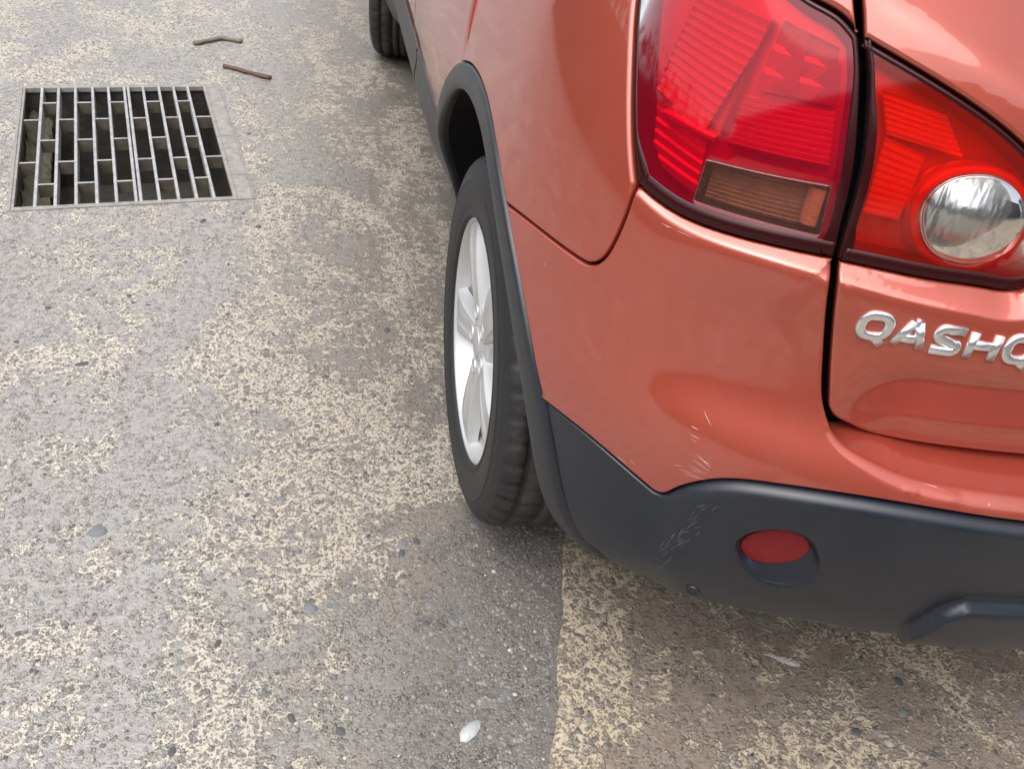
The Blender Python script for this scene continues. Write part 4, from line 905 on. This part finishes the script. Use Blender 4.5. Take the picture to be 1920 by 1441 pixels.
for k in range(26):
    t = k/25; bx = -.030+.060*t; sgn = 1 if k % 2 else -1; L = .016*math.sin(math.pi*(.12+.85*t)); ex, ey = bx+L*.9, sgn*L*.45; w = .0006
    m.loft([[(bx, -w, .0025), (bx, w, .0025), (bx, 0, .0032)], [(ex, ey-w*.4, .001+.004*random.random()), (ex, ey+w*.4, .0015+.004*random.random()), (ex, ey, .004)]])
m.loft([[(-.034,-.0006,.001),(-.034,.0006,.001),(-.034,0,.0022)], [(.032,-.0003,.004),(.032,.0003,.004),(.032,0,.0046)]])
o = m.build('feather', M_FEATH, None, False); o.location = (-.337, -.509, .004); o.rotation_euler = (0, 0, -.5); tag(o, 'small white downy feather lying on the tan slab behind the bumper', 'feather')

# ------------------------------------------------------------------ sheds and hedging added out of view for the paint to mirror
M_SHED = simple('grey_cladding', (.16,.165,.17), .5, var=.2); M_SHEDR = simple('dark_roof_sheet', (.07,.072,.075), .6, var=.2); M_HEDGE = simple('dark_hedge', (.045,.060,.028), .9, var=.6, bump=(6,1,.2)); M_TRUNK = simple('bark', (.09,.07,.05), .9, var=.3)
def unseen_shed(x0, x1, y0, y1, h, label):
    c = empty('unseen_shed', ((x0+x1)/2, (y0+y1)/2, 0)); tag(c, label, 'unseen_shed'); hx, hy = (x1-x0)/2, (y1-y0)/2
    m = MB(); m.box(-hx, hx, -hy, hy, -.05, h); m.build('wall', M_SHED, c, False)
    m = MB(); m.loft([[(-hx-.3, -hy-.3, h), (hx+.3, -hy-.3, h), (hx+.3, hy+.3, h), (-hx-.3, hy+.3, h)], [(-hx-.3, -hy-.3, h+.15), (hx+.3, -hy-.3, h+.15), (hx+.3, hy+.3, h+.15), (-hx-.3, hy+.3, h+.15)], [(-hx, -.2, h+1.4), (hx, -.2, h+1.4), (hx, .2, h+1.4), (-hx, .2, h+1.4)]]); m.build('roof', M_SHEDR, c, False)
    for k in range(int(hx)):
        m = MB(); xx = -hx+1+2*k; side = hy if (y0+y1)/2 < 0 else -hy; s_ = .03 if side > 0 else -.03
        m.box(xx-.05, xx+.05, min(side, side+s_), max(side, side+s_), 0, h); m.build('cladding_rib', M_SHEDR, c, False)
unseen_shed(-13, 13, -16, -9, 5.2, 'unseen long grey building added behind the car for the paint to reflect')
unseen_shed(9, 20, -6, 14, 4.6, 'unseen grey building added beyond the car for the paint to reflect')
def unseen_hedge(x, y, L, h):
    c = empty('unseen_hedge', (x, y, 0)); tag(c, 'unseen dark green bank added on the left for the paint to reflect', 'unseen_hedge'); V = []; F = []; rr = random.Random(3)
    for k in range(9000):
        px, py, pz = rr.gauss(0, .7), rr.uniform(-L/2, L/2), h*rr.random()**.8; a = rr.uniform(0, 6.28); s_ = rr.uniform(.06, .16); b = len(V); n1 = Vector((rr.gauss(0,1), rr.gauss(0,1), rr.gauss(0,1))).normalized(); n2 = n1.orthogonal().normalized(); n3 = n1.cross(n2)
        V += [tuple(Vector((px, py, pz))+n2*s_), tuple(Vector((px, py, pz))+n3*s_*.6), tuple(Vector((px, py, pz))-n2*s_), tuple(Vector((px, py, pz))-n3*s_*.6)]; F.append((b, b+1, b+2, b+3))
    tag(mesh_obj('foliage', V, F, M_HEDGE, c, False), kind='stuff')
    m = MB()
    m.box(-.5, .5, -L/2, L/2, -.05, h*.8); m.build('bank', M_HEDGE, c, False)
unseen_hedge(-10, 2, 26, 3.2)
